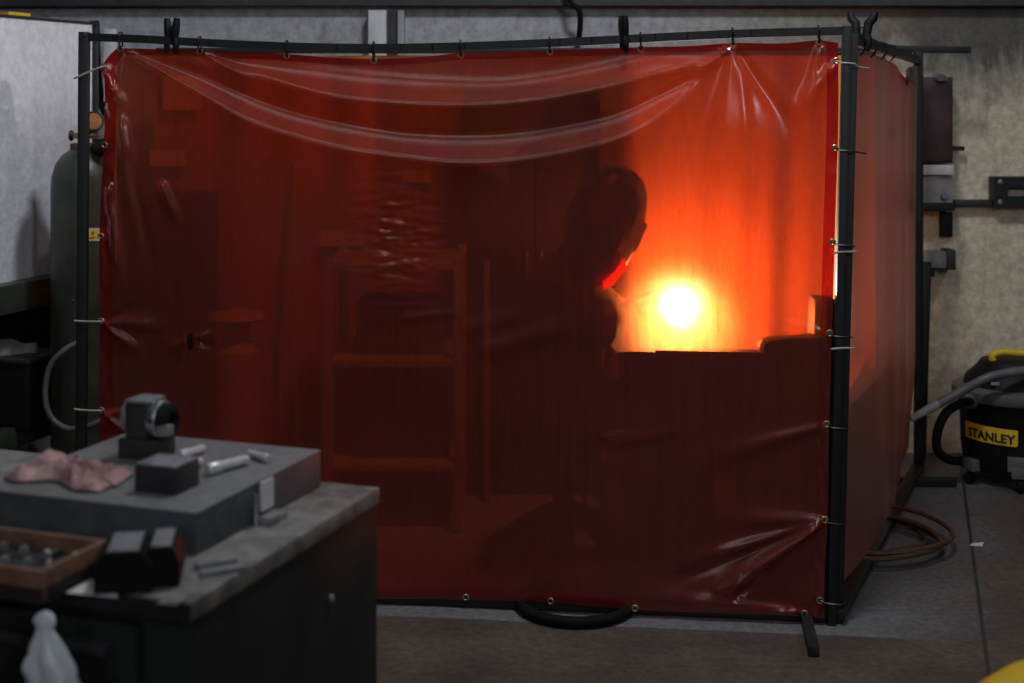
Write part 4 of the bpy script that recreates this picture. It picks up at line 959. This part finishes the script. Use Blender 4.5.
# wooden tray with small parts
ta0, tb0 = bl(PZ(104, 541, BZ+.045)); ta1, tb1 = bl(PZ(52, 575, BZ+.045))
ta = (ta0+ta1)/2+.005; tw = .30
t = thing('wooden_tray', B(ta+tw/2, (tb0+tb1)/2, BZ), 'shallow wooden tray of small parts at the left edge of the bench', 'tray')
bbox(ta, ta+tw, tb0, tb1, BZ, BZ+.022, .0).build('bottom', M['dark_grey'], t)
for q in ((ta, ta+tw, tb0, tb0+.010), (ta, ta+tw, tb1-.010, tb1), (ta, ta+.010, tb0+.01, tb1-.01), (ta+tw-.01, ta+tw, tb0+.01, tb1-.01)): bbox(*q, BZ, BZ+.048, .002).build('side', M['wood'], t)
random.seed(3)
k_ = 0
where = ['back corner', 'back edge', 'middle', 'front edge', 'front corner']
nb = 0
for i in range(5):
    for j in range(3):
        aa = ta+.03+.05*i+random.uniform(-.008, .008); bb = tb0+.03+(tb1-tb0-.06)*j/2+random.uniform(-.008, .008)
        an = random.uniform(0, math.pi); d = RR*math.cos(an)+U*math.sin(an); c = B(aa, bb, BZ+.0305)
        tb_ = thing('machine_bolt', c-Vector((0, 0, .0085)), 'loose small steel bolt inside the wooden tray', 'bolt', 'loose bolts in the wooden tray')
        MB().lathe([(.0085, 0), (.0085, .007)], c-d*.016, 6, axis=d).build('head', M['worn_steel'], tb_)
        MB().lathe([(.0045, 0), (.0045, .026), (.003, .028)], c-d*.009, 10, axis=d).build('shank', M['dark_grey'], tb_)
# blue grey pouch in the tray corner
pc = B(ta+.235, tb0+.06, BZ+.042)
mb = MB(); mb.lathe([(.01, -.018), (.04, -.012), (.048, .0), (.04, .014), (.012, .02)], pc, 20); tag(mb.build('cloth_pouch', M['slab_side']), 'small blue grey pouch in the back of the wooden tray', 'pouch')
# two vee blocks
def vee(px, py, L, W_, Hh, lab, rz):
    c = PZ(px, py, BZ); t = thing('vee_block', c, lab, 'block', 'black blocks on the bench')
    rot = Matrix.Rotation(rz, 3, 'Z') @ BR
    X = rot @ Vector((1, 0, 0)); Y_ = rot @ Vector((0, 1, 0)); Z_ = Vector((0, 0, 1))
    sec = [(-W_/2, 0), (W_/2, 0), (W_/2, Hh*.62), (W_*.30, Hh), (-W_*.32, Hh), (-W_/2, Hh*.7)]
    mb = MB(); mb.prism([c+X*x+Z_*z-Y_*L/2 for x, z in sec], Y_*L); bmesh.ops.bevel(mb.bm, geom=list(mb.bm.edges), offset=.002, segments=2, affect='EDGES'); mb.build('body', M['rubber'], t)
    mb = MB(); mb.prism([c+X*x+Z_*(Hh+.0005)+Y_*y for x, y in ((-W_*.28, -L*.45), (W_*.26, -L*.45), (W_*.26, L*.45), (-W_*.28, L*.45))], Z_*.0015); mb.build('ground_face', M['worn_steel'], t, flat=True)
vee(127, 583, .105, .085, .062, 'wider black block on the bench beside the wooden tray', R(28)); vee(164, 577, .10, .055, .06, 'narrower black block on the bench nearest the surface plate', R(28))
mb = MB(); mb.prism([PZ(66, 593, BZ+.001), PZ(118, 598, BZ+.001), PZ(108, 574, BZ+.001), PZ(96, 578, BZ+.001)], (0, 0, .001)); tag(mb.build('paper_note', M['paper'], flat=True), 'pale paper between wooden tray and black blocks', 'paper')
mb = MB(); mb.prism([PZ(156, 604, BZ+.001), PZ(176, 606, BZ+.001), PZ(190, 596, BZ+.001), PZ(170, 596, BZ+.001)], (0, 0, .001)); tag(mb.build('paper_tag', M['bench_top'], flat=True), 'small pale paper on the front edge of the bench', 'paper')
# plastic bag on the drawer handle
hp = P(44, 620, PZ(38, 600, BZ).y-.03)
def bag(u, v):
    an = 2*math.pi*u; z = .012-.155*v
    w_ = interp([(0, .003), (.04, .012), (.10, .016), (.17, .012), (.24, .018), (.45, .036), (.8, .048), (.95, .036), (1, .003)], v)
    r = w_*(1+.16*math.sin(an*5+v*4)+.30*noise.noise(Vector((math.cos(an)*2.2, math.sin(an)*2.2+4, v*6))))
    return hp+RR*(r*math.cos(an)*1.0+.020*max(0, v-.2)*1.4)-U*(r*math.sin(an)*.55-.004)+Vector((0, 0, z))
M['bag'] = translucent_mat('thin white film', (.78, .8, .84), .4)
mb = MB(); mb.grid(bag, 48, 40); bmesh.ops.remove_doubles(mb.bm, verts=mb.bm.verts, dist=.0003); tag(mb.build('plastic_bag', M['bag']), 'white plastic bag hanging on the drawer handle of the bench', 'bag')
